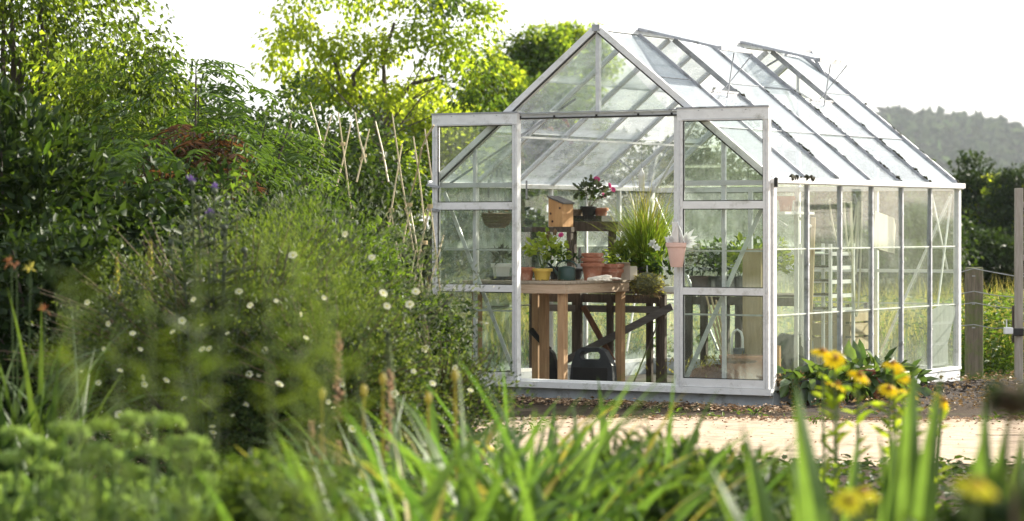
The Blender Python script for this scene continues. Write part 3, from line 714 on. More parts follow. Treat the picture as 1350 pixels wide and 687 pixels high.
# ---- old dark staging behind the bench
sx0, sx1, sy0, sy1 = lx(700, 1.55), lx(880, 1.75), 1.62, 2.25
st = TH('plant_staging', 'old dark timber plant staging with a raised upper shelf behind the bench', 'staging', sx0, sy0)
sw, sd = sx1-sx0, sy1-sy0
def sp(px, y): return lx(px, sy0+y)-sx0
zt_ = .865
b = MB()
for i in range(4): b.box((0, sd*i/4+.004, zt_-.02),(sw, sd*(i+1)/4-.004, zt_))
b.build('slatted_top', M['wood_dark'], st)
MB().box((0,-.028,zt_-.10),(sw,-.001,zt_-.022)).build('front_rail', M['wood_dark'], st)
MB().box((-.02,-.03,zt_-.185),(sw+.02,-.004,zt_-.125)).build('front_rail', M['wood_grey'], st)
for px in (704, 765, 806, 876):
    x = sp(px, -.03); MB().box((x-.026,-.075,.02),(x+.026,-.032,zt_-.02)).build('leg', M['wood_dark'], st)
for px in (757, 855, 868):
    x = sp(px, sd); MB().box((x-.026,sd,.02),(x+.026,sd+.045,zt_-.02)).build('leg', M['wood_dark'], st)
a = gp(770, 404, sy0-.085); c = gp(809, 470, sy0-.085)
MB().beam((a[0]-sx0,-.098,a[2]),(c[0]-sx0,-.098,c[2]+-.04), .05,.02, up=(0,1,0)).build('brace', M['wood_red'], st)
# upper shelf and the open frame in front of it
z1 = gp(720, 306, sy0)[2]
xa, xb = sp(697, 0), sp(752, 0)
for x in (xa, xb): MB().box((x-.022,-.03,zt_+.001),(x+.022,.015,z1-.001)).build('frame_post', M['wood_dark'], st)
MB().box((xa-.03,-.034,z1),(xb+.03,.02,z1+.045)).build('frame_rail', M['wood_dark'], st)
z2 = gp(790, 305, sy0+.35)[2]
xc, xd = sp(750, .35), sp(812, .35)
for x in (xc+.04, xd-.04): MB().box((x-.03,.33,zt_+.001),(x+.03,.375,z2-.001)).build('shelf_post', M['wood_dark'], st)
MB().box((xc-.1,.30,z2),(xd+.05,.58,z2+.09)).build('upper_shelf', M['wood_dark'], st)
# long grey plank leaning across the front of the staging
a = gp(742, 482, 1.42); c = gp(880, 404, 1.42)
pl = TH('plank', 'long grey plank slanting under the staging from floor to table height', 'plank', a[0], 1.42)
MB().beam((-.12,0,.30-.12),(c[0]-a[0]+.02,.05,c[2]), .062,.022, up=(0,1,0)).build('board', M['wood_grey'], pl)
# nest box on the frame rail
a = gp(735, 304, sy0+.02)
nb_ = TH('nest_box', 'orange pine nest box with sloping lid on top of the dark frame', 'box', a[0], sy0+.0, z1+.047, -.12)
MB().prism([(-.075,0),(.085,0),(.085,.205),(-.075,.260)], -.02, .14, 'y').build('body', M['wood_box'], nb_, bevel=.002)
MB().add([(-.088,-.028,.268),(.098,-.028,.205),(.098,.15,.205),(-.088,.15,.268),(-.088,-.028,.282),(.098,-.028,.219),(.098,.15,.219),(-.088,.15,.282)],
         [(3,2,1,0),(4,5,6,7),(0,1,5,4),(1,2,6,5),(2,3,7,6),(3,0,4,7)]).build('lid', M['wood_grey'], nb_)
b = MB()
for (u_, v_) in ((.055,.17),(-.03,.05),(-.05,.12)): b.lathe([(.0,0),(.010,0),(.009,.001)], n=8, c=(0,0,0)) if False else b.blob((u_,-.0205,v_), .011, seed=3, n=8, m=4, flat=1, amp=.1)
b.build('knot', M['terra_dark'], nb_)
# pots on the upper shelf
zs = z2+.091
ys = sy0+.42
tr_ = TH('seed_tray', 'black slatted seed tray along the upper shelf', 'tray', lx(779, ys), ys, zs)
MB().box((-.17,-.10,0),(.17,.10,.012)).box((-.17,-.10,.013),(.17,-.092,.05)).box((-.17,.092,.013),(.17,.10,.05)).box((-.17,-.091,.013),(-.162,.091,.05)).box((.162,-.091,.013),(.17,.091,.05)).build('body', M['pot_black'], tr_)
b = MB()
for i in range(12): b.box((-.16+.028*i,-.104,.014),(-.148+.028*i,-.1005,.048))
b.build('rib', M['pot_black'], tr_)
zs += .013
pg = pot('geranium_pot', 'black pot of trailing pink geranium on the upper shelf', lx(776, ys-.03), ys-.03, zs, .050, .068, .125, 'pot_black', cat='potted plant')
rosette(pg, 'foliage', (.02,0,.22), .17, 110, .05, .042, 'lf_grey', 11, .6)
rosette(pg, 'foliage', (-.02,0,.19), .13, 60, .045, .038, 'lf_mid', 12, .5)
tips = [(.10,0,.36),(.07,.02,.37),(.24,.02,.27),(.15,0,.22),(-.05,.0,.33),(.21,0,.31)]
stems(pg, 'stem', (0,0,.10), tips, .003, 'stem_brown')
for i, q in enumerate(tips):
    if i == 4: continue
    f_ = flower5(.030, 'pet_pink', 7, .5, 'flower', pg, q, layers=2); f_.rotation_euler = (1.0,.2*i,.4*i)
pot('terracotta_pot', 'terracotta pot on the upper shelf behind the black geranium pot', lx(792, ys+.05), ys+.05, zs, .045, .062, .11, 'terracotta', group='terracotta pots on the shelves')
wb = TH('wicker_pot', 'small woven wicker pot on the upper shelf beside the nest box', 'basket', lx(761, ys-.02), ys-.02, zs)
b = MB()
for i in range(9): b.lathe([(.040+.002*i,.011*i),(.045+.002*i,.011*i+.005),(.040+.002*i,.011*i+.0105),(.034+.002*i,.011*i+.005)], n=20)
b.build('body', M['basket'], wb, smooth=True)

# ---- plants on the staging
x = lx(852, 1.85); gr = TH('fountain_grass', 'tall pot of arching yellow green fountain grass above the staging', 'potted plant', x, 1.85, zt_)
MB().lathe(pot_profile(.10,.135,.22)).build('pot', M['pot_black'], gr, smooth=True)
g = np.random.default_rng(4); n = 900
B_ = np.stack([g.normal(0,.045,n), g.normal(0,.045,n), np.full(n,.2)], -1)
blades('foliage', B_, g.uniform(.35,.80,n), g.uniform(0,2*np.pi,n), np.abs(g.normal(.26,.22,n)), g.uniform(.3,1.5,n), g.uniform(.006,.010,n), M['lf_fount'], gr, seg=7)
n = 60
B_ = np.stack([g.normal(0,.06,n), g.normal(0,.06,n), np.full(n,.2)], -1)
blades('flower_stalk', B_, g.uniform(.7,.95,n), g.uniform(0,2*np.pi,n), np.abs(g.normal(.1,.12,n)), g.uniform(.1,.6,n), g.uniform(.008,.014,n), M['lf_straw'], gr, seg=7)
x = lx(822, 1.75); lp = pot('leafy_pot', 'bushy bright green basil-like plant in a pot below the fountain grass', x, 1.75, zt_, .07, .09, .13, 'pot_black', cat='potted plant')
rosette(lp, 'foliage', (0,0,.24), .19, 190, .075, .03, 'lf_lime', 14, .55); rosette(lp, 'foliage', (.05,.0,.2), .17, 120, .07, .028, 'lf_mid', 15, .5)
x = lx(866, 1.66); ly = pot('lily_pot', 'white lily with pale stems in a mossy pot at the bench end', x, 1.66, zt_-.05, .08, .10, .12, 'moss_green', cat='potted plant')
tips = [(-.04,0,.42),(.02,0,.36),(-.08,.02,.35)]
stems(ly, 'stem', (0,0,.1), tips, .011, 'lf_fount', 7)
rosette(ly, 'foliage', (.04,0,.28), .17, 70, .09, .03, 'lf_mid', 16, .4); rosette(ly, 'foliage', (.1,0,.22), .16, 60, .08, .03, 'lf_dark', 17, .3)
for i, q in enumerate(((-.02,-.02,.47),(.0,-.03,.43),(-.05,-.02,.45))):
    f_ = flower5(.055, 'pet_purewhite', 6, .9, 'flower', ly, q, wd=.55); f_.rotation_euler = (.9,.3*i-.3,i)
# mossy hanging ball at the right end of the bench
x, y, z = gp(853, 374, 1.30); mo = TH('moss_ball', 'mossy hanging basket ball bulging over the end of the bench', 'hanging basket', x, y, z)
b = MB(); b.blob((0,0,0), .125, seed=9, n=22, m=14, flat=.75, amp=.12); b.build('ball', M['moss_green'], mo, smooth=True)
rosette(mo, 'moss_tuft', (0,0,0), .145, 420, .035, .02, 'lf_straw', 21, .1, spread=1.0); rosette(mo, 'root', (0,0,-.03), .14, 200, .04, .008, 'lf_dead', 22, -.2)
b = MB(); b.tube([(0,0,.09),(.0,0,.16)], .006, 6); b.build('hook', M['wire'], mo)
# dark bench things on the right of the staging
x, y, z = gp(880, 376, 1.55); wt = TH('plant_label_tray', 'narrow white tray at the right end of the staging', 'tray', x, 1.62, zt_+.001)
MB().box((-.10,-.06,0),(.16,.0,.05)).build('body', M['white'], wt, bevel=.004)

# ---- under the bench
x, y = lx(782, 1.0), 1.0
cs = TH('carry_case', 'black plastic carrying case with handle slot on the floor under the bench', 'case', x, y, .03, .1)
h = .36; cs.location.z = .02
pol = [(-.20,0),(.20,0),(.20,.20),(.13,.30),(.07,.335),(-.09,.335),(-.135,.30),(-.20,.05)]
def ring(outer, inner, y0, y1):
    b = MB(); n = len(outer)
    for (o_) in (0,):
        vs = [(p,y0,q) for p,q in outer]+[(p,y0,q) for p,q in inner]+[(p,y1,q) for p,q in outer]+[(p,y1,q) for p,q in inner]
        fs = []
        for k in range(n):
            j = (k+1) % n
            fs += [(k,j,n+j,n+k),(2*n+k,3*n+k,3*n+j,2*n+j),(k,2*n+k,2*n+j,j),(n+k,n+j,3*n+j,3*n+k)]
        b.add(vs, fs)
    return b
outer = [(-.21,0),(.21,0),(.20,.22),(.13,.345),(.07,.375),(-.09,.375),(-.14,.345),(-.19,.22)]
inner = [(-.09,.27),(.07,.27),(.085,.285),(.085,.315),(.065,.335),(-.085,.335),(-.105,.315),(-.105,.285)]
ring(outer, inner, -.05, .05).build('body', M['case'], cs, bevel=.006)
MB().box((-.17,-.056,.05),(.16,-.051,.20)).build('panel', M['pot_black'], cs)
x, y, z = gp(700, 470, 1.3)
bt = TH('coal_scuttle_shovel', 'black iron shovel leaning at the left under the bench', 'shovel', x, 1.3, .02)
MB().tube([(0,0,.50),(.03,.0,.47),(.10,0,.40),(.20,0,.33)], [.03,.028,.022,.02], 8).build('handle', M['pot_black'], bt, smooth=True)
MB().prism([(.18,.35),(.24,.30),(.32,.02),(.14,.02)], -.03, .03, 'y').build('blade', M['pot_black'], bt, bevel=.006)
# bamboo stick by the staging
a = gp(868, 425, 1.7); c = gp(832, 487, 1.4)
cn = TH('garden_cane', 'thin dark cane leaning under the right end of the staging', 'cane', c[0], 1.4, .02)
MB().tube([(0,0,0),(a[0]-c[0],.3,a[2]-.02)], .007, 6).build('stick', M['wood_dark'], cn)

# ---- hanging things
x, y, z = gp(655, 281, .62)
hb = TH('hanging_basket', 'round wicker hanging basket seen through the left door', 'hanging basket', x, y, z)
b = MB()
for i in range(9):
    r = .135*math.sqrt(max(0.05, 1-(i/9.5)**2.2)); b.lathe([(r-.006,-.0145*i),(r+.006,-.0145*i-.005),(r-.004,-.0145*i-.014),(r-.016,-.0145*i-.007)], n=26)
b.build('bowl', M['basket'], hb, smooth=True)
b = MB()
for k in range(4):
    a_ = k*math.pi/2+.4; b.tube([(.13*math.cos(a_),.13*math.sin(a_),0),(0,0,.5)], .0025, 5)
b.tube([(0,0,.5),(0,0,slope(-1,.4,0)[2]*0+.62)], .004, 5); b.build('chain', M['wire'], hb)
rosette(hb, 'foliage', (0,0,.0), .10, 50, .05, .02, 'lf_dead', 33, .4)
x, y, z = gp(892, 320, -.14)
hp = TH('hanging_pot', 'pink clay half pot hung on the right door edge with white flowers', 'hanging pot', x, y, z); hp.scale = (1.25,1.25,1.2)
MB().lathe([(.001,-.165),(.040,-.165),(.046,-.15),(.066,-.03),(.076,-.028),(.078,0),(.066,0),(.058,-.03),(.001,-.03)], n=26, sy=.55).build('body', M['terra_pink'], hp, smooth=True)
b = MB(); b.tube([(-.065,-.01,-.005),(-.03,.0,.07),(-.005,.02,.14)], .004, 6); b.tube([(.065,-.01,-.005),(.035,.0,.07),(-.005,.02,.14)], .004, 6); b.build('cord', M['white'], hp)
MB().beam((-.02,.02,.0),(-.02,.02,.14), .045,.012, up=(0,1,0)).build('back_plate', M['pot_white'], hp, bevel=.004)
P_ = np.array([(.06,.0,.0)]*7+[(-.03,0,.0)]*5, float)
az = np.array([-.5,-.05,.45,.9,1.3,1.2,.2, 1.7,2.1,2.5,2.9,3.1])
D_ = np.stack([np.cos(az), -.25+0*az, np.sin(az)], -1)
leaves('flower', P_, D_, np.array([[0,-1.,.1]]*12), np.array([.07,.10,.11,.12,.08,.06,.09,.05,.06,.07,.05,.04]), .034, M['pet_purewhite'], hp, 'ov')
x, y, z = gp(846, 233, 2.1)
la = TH('hanging_lantern', 'small pale glass lantern hanging from the roof above the grass', 'lantern', x, y, z)
MB().lathe([(.001,-.10),(.022,-.10),(.028,-.06),(.026,-.02),(.034,.0),(.030,.03),(.014,.05),(.006,.08),(.001,.08)], n=16).build('body', M['pot_white'], la, smooth=True)
MB().tube([(0,0,.08),(0,0,.30)], .003, 5).build('wire', M['wire'], la)

# ---- right-hand side: bowl of compost, canes, post, white frame, staging with white flowers
MBf = np.random.default_rng(12)
cp = TH('compost_heap', 'low heap of loose brown compost on the floor behind the right door', 'compost', lx(945, .45), .45, 0)
b = MB(); b.blob((0,0,.05), .34, seed=2, n=26, m=12, flat=.70, amp=.10); b.blob((.25,.1,.05), .26, seed=4, n=20, m=10, flat=.8, amp=.12); b.build('heap', M['compost'], cp, smooth=True)
n = 260; Pn = np.stack([MBf.normal(0,.24,n), MBf.normal(0,.15,n), MBf.uniform(.2,.36,n)], -1)
leaves('weed', Pn, MBf.normal(0,.5,(n,3))+[0,0,.8], MBf.normal(0,1,(n,3)), MBf.uniform(.03,.08,n), .014, M['lf_straw'], cp)
bw = TH('terracotta_bowl', 'wide pale terracotta trough full of compost behind the right door', 'planter', lx(981, .30), .30, .17)
MB().lathe([(.001,0),(.16,0),(.175,.02),(.205,.19),(.215,.20),(.215,.225),(.195,.225),(.185,.18),(.001,.18)], n=34, sx=1.0, sy=.72).build('bowl', M['terra_pale'], bw, smooth=True)
MB().blob((0,0,.19), .18, seed=7, n=20, m=8, flat=.25, amp=.08).build('soil', M['compost'], bw, smooth=True)
cc = [gp(931, 389, .85), gp(938, 392, .85), gp(944, 396, .85)]
for i, q in enumerate(cc):
    c0 = gp(957+3*i, 466, .42)
    t = TH('garden_cane', ['longest of three pale canes leaning from the terracotta trough','middle of three pale canes leaning from the terracotta trough','shortest of three pale canes leaning from the terracotta trough'][i], 'cane', c0[0], .42, .30, group='canes in the trough')
    MB().tube([(0,0,-.05),(q[0]-c0[0],.43,q[2]-.30)], .009, 7).build('stick', M['wood_pale'], t)
a = gp(995, 328, .75)
ps = TH('timber_post', 'stout pale square timber post standing inside behind the right door', 'post', a[0], .75)
MB().box((-.085,-.06,.02),(.085,.06,a[2])).build('shaft', M['wood_pale'], ps, bevel=.005)
bk = TH('timber_offcut', 'short orange timber offcut standing on the floor by the corner post', 'timber', lx(1022, .55), .55)
MB().box((-.045,-.02,.02),(.045,.02,.47)).build('block', M['wood_box'], bk, bevel=.004)
# white leaning frame
a = gp(983, 500, .95); 
wf = TH('window_sash', 'tall narrow white window frame leaning inside by the right corner', 'window frame', lx(986,.95), .95, .02)
hh = gp(986, 250, 1.0)[2]
MB().box((0,0,0),(.035,.03,hh)).box((.17,0,0),(.205,.03,hh)).box((.036,0,hh-.035),(.169,.03,hh)).box((.036,0,hh-.16),(.169,.03,hh-.13)).box((.036,0,.9),(.169,.03,.935)).box((.036,0,.05),(.169,.03,.085)).build('frame', M['white'], wf)
# fork with a white D handle
fk = TH('hand_fork', 'border fork with white looped handle behind the terracotta trough', 'fork', lx(972, .62), .62, .02)
b = MB(); b.tube([(-.05,0,.2),(-.05,0,.50),(-.035,0,.55),(0,0,.57),(.035,0,.55),(.05,0,.50),(.05,0,.4)], .011, 8); b.build('handle', M['white'], fk, smooth=True)
MB().box((-.03,-.02,.2),(.06,.02,.42)).build('head', M['pot_grey'], fk, bevel=.005)
# staging with white flowers
gs = TH('flower_staging', 'long dark staging of white flowering pots against the far wall', 'staging', lx(905, 2.6), 2.6)
fw = lx(1005, 2.6)-lx(895, 2.6)+.25
z3 = .83
b = MB()
for i in range(4): b.box((-.1, .15*i+.004, z3-.022),(fw, .15*(i+1)-.004, z3))
b.build('slatted_top', M['wood_dark'], gs)
MB().box((-.1,-.022,z3-.10),(fw,-.001,z3-.024)).build('front_rail', M['wood_dark'], gs)
for px in (906, 926, 955, 972): 
    x_ = lx(px, 2.6)-lx(905, 2.6); MB().box((x_-.03,.01,.02),(x_+.03,.055,z3-.024)).build('leg', M['wood_dark'], gs)
for i, (px, yy, mt, nl) in enumerate(((925,2.7,'terra_dark',60),(950,2.72,'pot_black',90),(975,2.7,'pot_black',90),(998,2.75,'pot_black',60))):
    lab = ['dark brown pot of small white flowers at the left end of the flower staging','black pot of white daisies, second along the flower staging','black pot of white daisies, third along the flower staging','black pot of white daisies nearest the timber post'][i]
    t = pot('daisy_pot', lab, lx(px, yy), yy, z3, .08, .105, .16, mt, cat='potted plant', group='white daisies on the staging')
    rosette(t, 'foliage', (0,0,.28), .2, nl*2, .06, .028, 'lf_mid', 40+i, .5); rosette(t, 'foliage', (0,0,.22), .2, nl, .06, .03, 'lf_dark', 50+i, .4)
    rr = random.Random(i+60); tips = [(rr.uniform(-.2,.2), rr.uniform(-.1,.1), rr.uniform(.3,.48)) for _ in range(8 if i else 6)]
    stems(t, 'stem', (0,0,.14), tips, .003, 'stem')
    for q in tips:
        f_ = flower5(.034, 'pet_purewhite', 7, .2, 'flower', t, q, wd=.6); f_.rotation_euler = (rr.uniform(.5,1.2), rr.uniform(-.4,.4), rr.uniform(0,6))
t = pot('leafy_pot', 'tall lime green climber in a pot beside the leaning white frame', lx(1003, 1.5), 1.5, .55, .09, .12, .2, 'pot_black', cat='potted plant')
rosette(t, 'foliage', (0,0,.55), .3, 240, .075, .05, 'lf_lime', 71, .4)
MB().box((-.1,-.1,-.53),(.1,.1,-.001)).build('stand', M['wood_dark'], t)

# ---- seen through the side wall
x, y = -.12, .25
sh = TH('wall_shelf', 'narrow white shelf bracketed high inside the side wall', 'shelf', -.13, side_y(1040,-.13), 1.545)
MB().box((-.09,-.24,0),(.08,.32,.022)).build('board', M['white'], sh)
for yy in (-.2,.26): MB().beam((.08,yy,-.10),(-.07,yy,-.003), .02,.012, up=(0,1,0)).build('bracket', M['alu_white'], sh)
pot('terracotta_pot', 'small terracotta pot on the white shelf behind the side glass', -.13, side_y(1036,-.13), 1.568, .045, .066, .125, 'terracotta', group='terracotta pots on the shelves')
for i, (y0, y1, z1_, m_) in enumerate(((.28,.52,1.74,'white'),(.42,.66,1.66,'white'),(.60,.74,1.5,'wood_pale'))):
    t = TH('leaning_lath', ['nearest of the laths leaning inside the side glass','middle white lath leaning inside the side glass','shortest lath, bare wood, leaning inside the side glass'][i], 'lath', -.16, y1+.30, .02, group='laths leaning in the corner')
    MB().beam((-.02,0,0),(.10,y0-y1,z1_), .036,.016, up=(0,1,0)).build('lath', M[m_], t)
bg = TH('compost_bag', 'slumped black polythene compost bag inside the near corner of the side wall', 'bag', -.30, side_y(1045,-.30), .0)
b = MB(); vs = []
g = np.random.default_rng(77)
prof = [(.02,.02),(.20,.02),(.235,.10),(.245,.24),(.23,.38),(.20,.48),(.13,.545),(.05,.53),(.01,.50)]
b.lathe(prof, n=30, sx=.75, sy=1.15); 
b.v = [(x_+g.normal(0,.008), y_+g.normal(0,.008), z_+g.normal(0,.006)) for x_, y_, z_ in b.v]
b.build('sack', M['bag'], bg, smooth=True)
# shelf rack of seed trays
rk = TH('seed_tray_rack', 'white rack of five glass seed trays inside the second side pane', 'rack', -.20, side_y(1090,-.20)-.29, 0)
y0, y1, x0, x1 = .06, .52, -.14, .14
for (x_, y_) in ((x0,y0),(x0,y1),(x1,y0),(x1,y1)): MB().box((x_-.012,y_-.012,.02),(x_+.012,y_+.012,1.30)).build('upright', M['white'], rk)
for i in range(5):
    z_ = .74+.118*i
    t = MB().box((x0+.013,y0+.013,z_),(x1-.013,y1-.013,z_+.006)); t.box((x1-.012,y0+.013,z_-.012),(x1+.004,y1-.013,z_+.020)).box((x0-.004,y0+.013,z_-.012),(x0+.012,y1-.013,z_+.020))
    t.build('tray', M['white'], rk)
    MB().box((x0+.02,y0+.03,z_+.007),(x1-.02,y1-.03,z_+.022)).build('soil', M['soil' if i < 4 else 'glass'], rk)
# coils of hose hung on the side bars
hz_ = TH('hose_coil', 'pale hose hanging in long loops inside the side glass', 'hose', -.08, side_y(1117,-.08)-.16, 1.66)
b = MB()
def loop(y0, y1, dz, xo): return [(xo, y0+(y1-y0)*t, -dz*math.sin(math.pi*t)**.75+.10*(t-.5)*0) for t in np.linspace(0,1,22)]
b.tube(loop(-.20,.36,.42,0), .0085, 6); b.tube(loop(.05,.34,.50,.02), .0085, 6); b.tube(loop(.16,.40,.98,.03), .0085, 6); b.tube(loop(.22,.38,.62,.01), .0085, 6)
b.build('loop', M['hose'], hz_, smooth=True)
MB().beam((0,.30,.06),(0,.36,-.03), .02,.02).build('hook', M['alu_old'], hz_)
# pale sheet pinned in the fourth bay
sh = TH('cardboard_sheet', 'pale cardboard shade sheet hung crookedly inside the fourth side pane', 'sheet', -.05, side_y(1150,-.05), 1.22)
MB().prism([(.0,.06),(.14,.02),(.46,-.02),(.50,.22),(.46,.30),(.06,.36)], -.003, .003, 'x').build('sheet', M['paper'], sh)
MB().tube([(0,.0,.06),(.004,.14,.022),(0,.46,-.018)], .006, 6).build('edge_batten', M['wood_dark'], sh)
# seed plants and a wooden door at the far wall
ff = TH('inner_crate', 'weathered brown slatted crate at the rear of the greenhouse', 'crate', -.95, 3.35, .02)
for k in range(5): MB().box((-.22,-.24,.04+.13*k),(-.20,.24,.15+.13*k)).box((.20,-.24,.04+.13*k),(.22,.24,.15+.13*k)).box((-.199,-.24,.04+.13*k),(.199,-.222,.15+.13*k)).box((-.199,.222,.04+.13*k),(.199,.24,.15+.13*k)).build('slat', M['wood_pale'], ff)
for (x_, y_) in ((-.18,-.2),(.18,-.2),(-.18,.2),(.18,.2)): MB().box((x_-.018,y_-.018,0),(x_+.018,y_+.018,.72)).build('corner_batten', M['wood_dark'], ff)

# ---- pots of broad leaves outside the side wall
def leafy_tub(name, label, X, r, h, mat, n, Ls, Ws, seed, lm='lf_hosta', dead=0, spread=1.0):
    t = tag(empty(name, X), label, 'potted plant', 'leafy tubs by the side wall')
    MB().lathe(pot_profile(r*.75, r, h), n=26).build('tub', M[mat], t, smooth=True)
    MB().lathe([(.001,h*.8),(r*.86,h*.8),(r*.85,h*.9),(.001,h*.92)], n=18).build('soil', M['soil'], t, smooth=True)
    rosette(t, 'foliage', (0,0,h-.01), .18*spread, n, Ls, Ws, lm, seed, .06, spread=1.25)
    if dead: rosette(t, 'dried_foliage', (-.16,-.02,h-.02), .12, dead, .07, .02, 'lf_dead', seed+9, .0)
    return t
leafy_tub('leafy_tub', 'slate grey tub of broad leaves with withered brown leaves at one side', at(1066, 530, 22.2)*1, .13, .22, 'pot_grey', 90, .16, .105, 81, dead=130)
leafy_tub('leafy_tub', 'tall rust red tub of drooping broad leaves by the side wall', at(1148, 533, 22.45), .085, .28, 'rust', 60, .17, .10, 82)
leafy_tub('leafy_tub', 'squat black tub of broad leaves between the grey and the rust tubs', at(1108, 531, 22.4), .12, .18, 'pot_black', 80, .17, .105, 83)
leafy_tub('leafy_tub', 'black tub of pale ribbed leaves at the right of the tub row', at(1182, 524, 22.8), .11, .19, 'pot_black', 70, .15, .095, 84)
for o in bpy.data.objects:
    if o.name.startswith('leafy_tub'): o.location.z = 0.0
# ---------------------------------------------------------------- vegetation
def lowfreq(D, seed, k=5):
    g = np.random.default_rng(seed); s = np.zeros(len(D))
    for i in range(k):
        w = g.normal(0, 2.2, 3); s += np.sin(D@w+g.uniform(0, 6))
    return s/k
def clump_centres(rad, n, seed, inner=.35, base=-1.0, rough=.35, gap=None):
    g = np.random.default_rng(seed); D = unit(g.normal(0,1,(n*3,3))); D = D[D[:,2] > base][:n]
    q = g.uniform(inner**2, 1, len(D))**.5
    f = 1+rough*lowfreq(D, seed+1)
    if gap is not None:
        keep = lowfreq(D, seed+2) > gap; D, q, f = D[keep], q[keep], f[keep]
    return D*(q*f)[:,None]*np.asarray(rad)[None,:], D
def crown(name, mat, parent, centre, rad, n_cl, per, L, Wd, cr, seed, inner=.35, base=-1.0, rough=.35, droop=.3, shape='rh', flat=.7, gap=None, rnd=.8, up=.6):
    g = np.random.default_rng(seed+100)
    Cs, D = clump_centres(rad, n_cl, seed, inner, base, rough, gap)
    m = len(Cs); sz = g.uniform(.55, 1.35, m)*cr
    cnt = np.maximum(3, (per*(sz/cr)**2).astype(int)); idx = np.repeat(np.arange(m), cnt)
    off = g.normal(0, 1, (len(idx),3)); off = off/np.maximum(1, np.linalg.norm(off,axis=1,keepdims=True)/1.6)
    off[:,2] *= flat
    Pp = np.asarray(centre)[None,:]+Cs[idx]+off*sz[idx][:,None]*.6
    out = D[idx]+.5*unit(off)
    dd = unit(out)*.8+g.normal(0, rnd, out.shape)*.7; dd[:,2] -= droop
    N = np.array([0,0,up])[None,:]+.4*out+g.normal(0,.55,out.shape)
    n = len(Pp)
    o = leaves(name, Pp, dd, N, L*g.uniform(.55,1.25,n), Wd*g.uniform(.65,1.2,n), M[mat], parent, shape)
    return o, np.asarray(centre)[None,:]+Cs, sz
def limbs(name, parent, base, fork, tips, r0, seed, mat='bark', n=7, twig=.16):
    rr = random.Random(seed); b = MB(); base = Vector(base); fork = Vector(fork)
    mid = base.lerp(fork, .5)+Vector((rr.uniform(-.1,.1)*r0*8, rr.uniform(-.1,.1)*r0*8, 0))
    b.tube([base, mid, fork], [r0*1.25, r0, r0*.82], n)
    for t in tips:
        t = Vector(t); d = t-fork; s = fork+Vector((0,0,-rr.uniform(0,.5)*abs(fork.z-base.z)*.3))
        m1 = s+d*.35+Vector((rr.uniform(-1,1), rr.uniform(-1,1), rr.uniform(.2,1.0)))*d.length*.09
        m2 = s+d*.7+Vector((rr.uniform(-1,1), rr.uniform(-1,1), rr.uniform(-.2,.8)))*d.length*.08
        r1 = r0*rr.uniform(.28,.5)
        b.tube([s, m1, m2, t], [r1, r1*.72, r1*.42, r1*twig], 6)
    return b.build(name, M[mat], parent, smooth=True)
def tree(name, label, X, Y, rad, cz, n_cl, per, L, Wd, cr, mat, seed, cat='tree', group=None, trunk=.1, nl=14, fork=None, second=None, **kw):
    t = tag(empty(name, (X, Y, 0)), label, cat, group)
    o, Cs, sz = crown('crown', mat, t, (0,0,cz), rad, n_cl, per, L, Wd, cr, seed, **kw)
    if second: crown('crown', second[0], t, (0,0,cz), rad, int(n_cl*second[1]), per, L, Wd, cr, seed+31, **kw)
    rr = random.Random(seed); tips = rr.sample(list(map(tuple, Cs)), min(nl, len(Cs)))
    limbs('trunk', t, (0,0,-.1), fork or (rad[0]*.05, 0, max(.3, cz-rad[2]*.55)), tips, trunk, seed)
    return t
def shrub(name, label, X, Y, rad, cz, n_cl, per, L, Wd, cr, mat, seed, cat='shrub', group=None, nl=10, second=None, **kw):
    t = tag(empty(name, (X, Y, 0)), label, cat, group)
    kw.setdefault('inner', .3); kw.setdefault('base', -.75)
    o, Cs, sz = crown('foliage', mat, t, (0,0,cz), rad, n_cl, per, L, Wd, cr, seed, **kw)
    if second: crown('foliage', second[0], t, (0,0,cz), rad, int(n_cl*second[1]), per, L, Wd, cr, seed+31, **kw)
    rr = random.Random(seed); b = MB()
    for q in rr.sample(list(map(tuple, Cs)), min(nl, len(Cs))):
        q = Vector(q); r0 = .012+.008*rad[0]; b0 = Vector((q.x*.15, q.y*.15, -.03)); m = b0.lerp(q, .55)+Vector((0,0,.1*rad[2])); b.tube([b0, m, q], [r0, r0*.75, r0*.3], 6)
    b.build('stem', M['bark'], t, smooth=True)
    return t

# ---- tall trees behind, left to centre
Y = 30.0
tree('birch_tree', 'tall fine leaved tree at the far left with sky showing through', gx(0,Y), Y, (1.65,1.5,2.5), 3.6, 240, 90, .085, .048, .34, 'lf_tree', 11, group=None, trunk=.10, nl=22, rough=.4, droop=.9, base=-.8, second=('lf_bright', .22), gap=-.5)
Y = 27.5
tree('birch_tree', 'slender drooping tree with small shiny leaves behind the broad-leaved bushes', gx(160,Y), Y, (.75,.75,1.0), 2.55, 70, 75, .085, .045, .27, 'lf_tree', 12, trunk=.06, nl=12, rough=.45, droop=1.0, second=('lf_bright', .2))
Y = 33.0
tree('background_tree', 'dark bushy tree filling the gap behind the bean canes', gx(395,Y), Y, (1.7,1.3,1.15), 2.0, 130, 80, .10, .06, .4, 'lf_hedge', 13, trunk=.12, rough=.25)
tree('background_tree', 'dark rounded tree behind the broad-leaved bushes', gx(240,34), 34, (1.4,1.2,1.2), 1.9, 130, 80, .10, .06, .4, 'lf_hedge', 14, trunk=.12, rough=.3)
tree('background_tree', 'dark low tree behind the shrub at the left edge', gx(60,35), 35, (1.9,1.3,1.8), 1.8, 150, 80, .10, .06, .4, 'lf_dark', 15, trunk=.12, rough=.3)
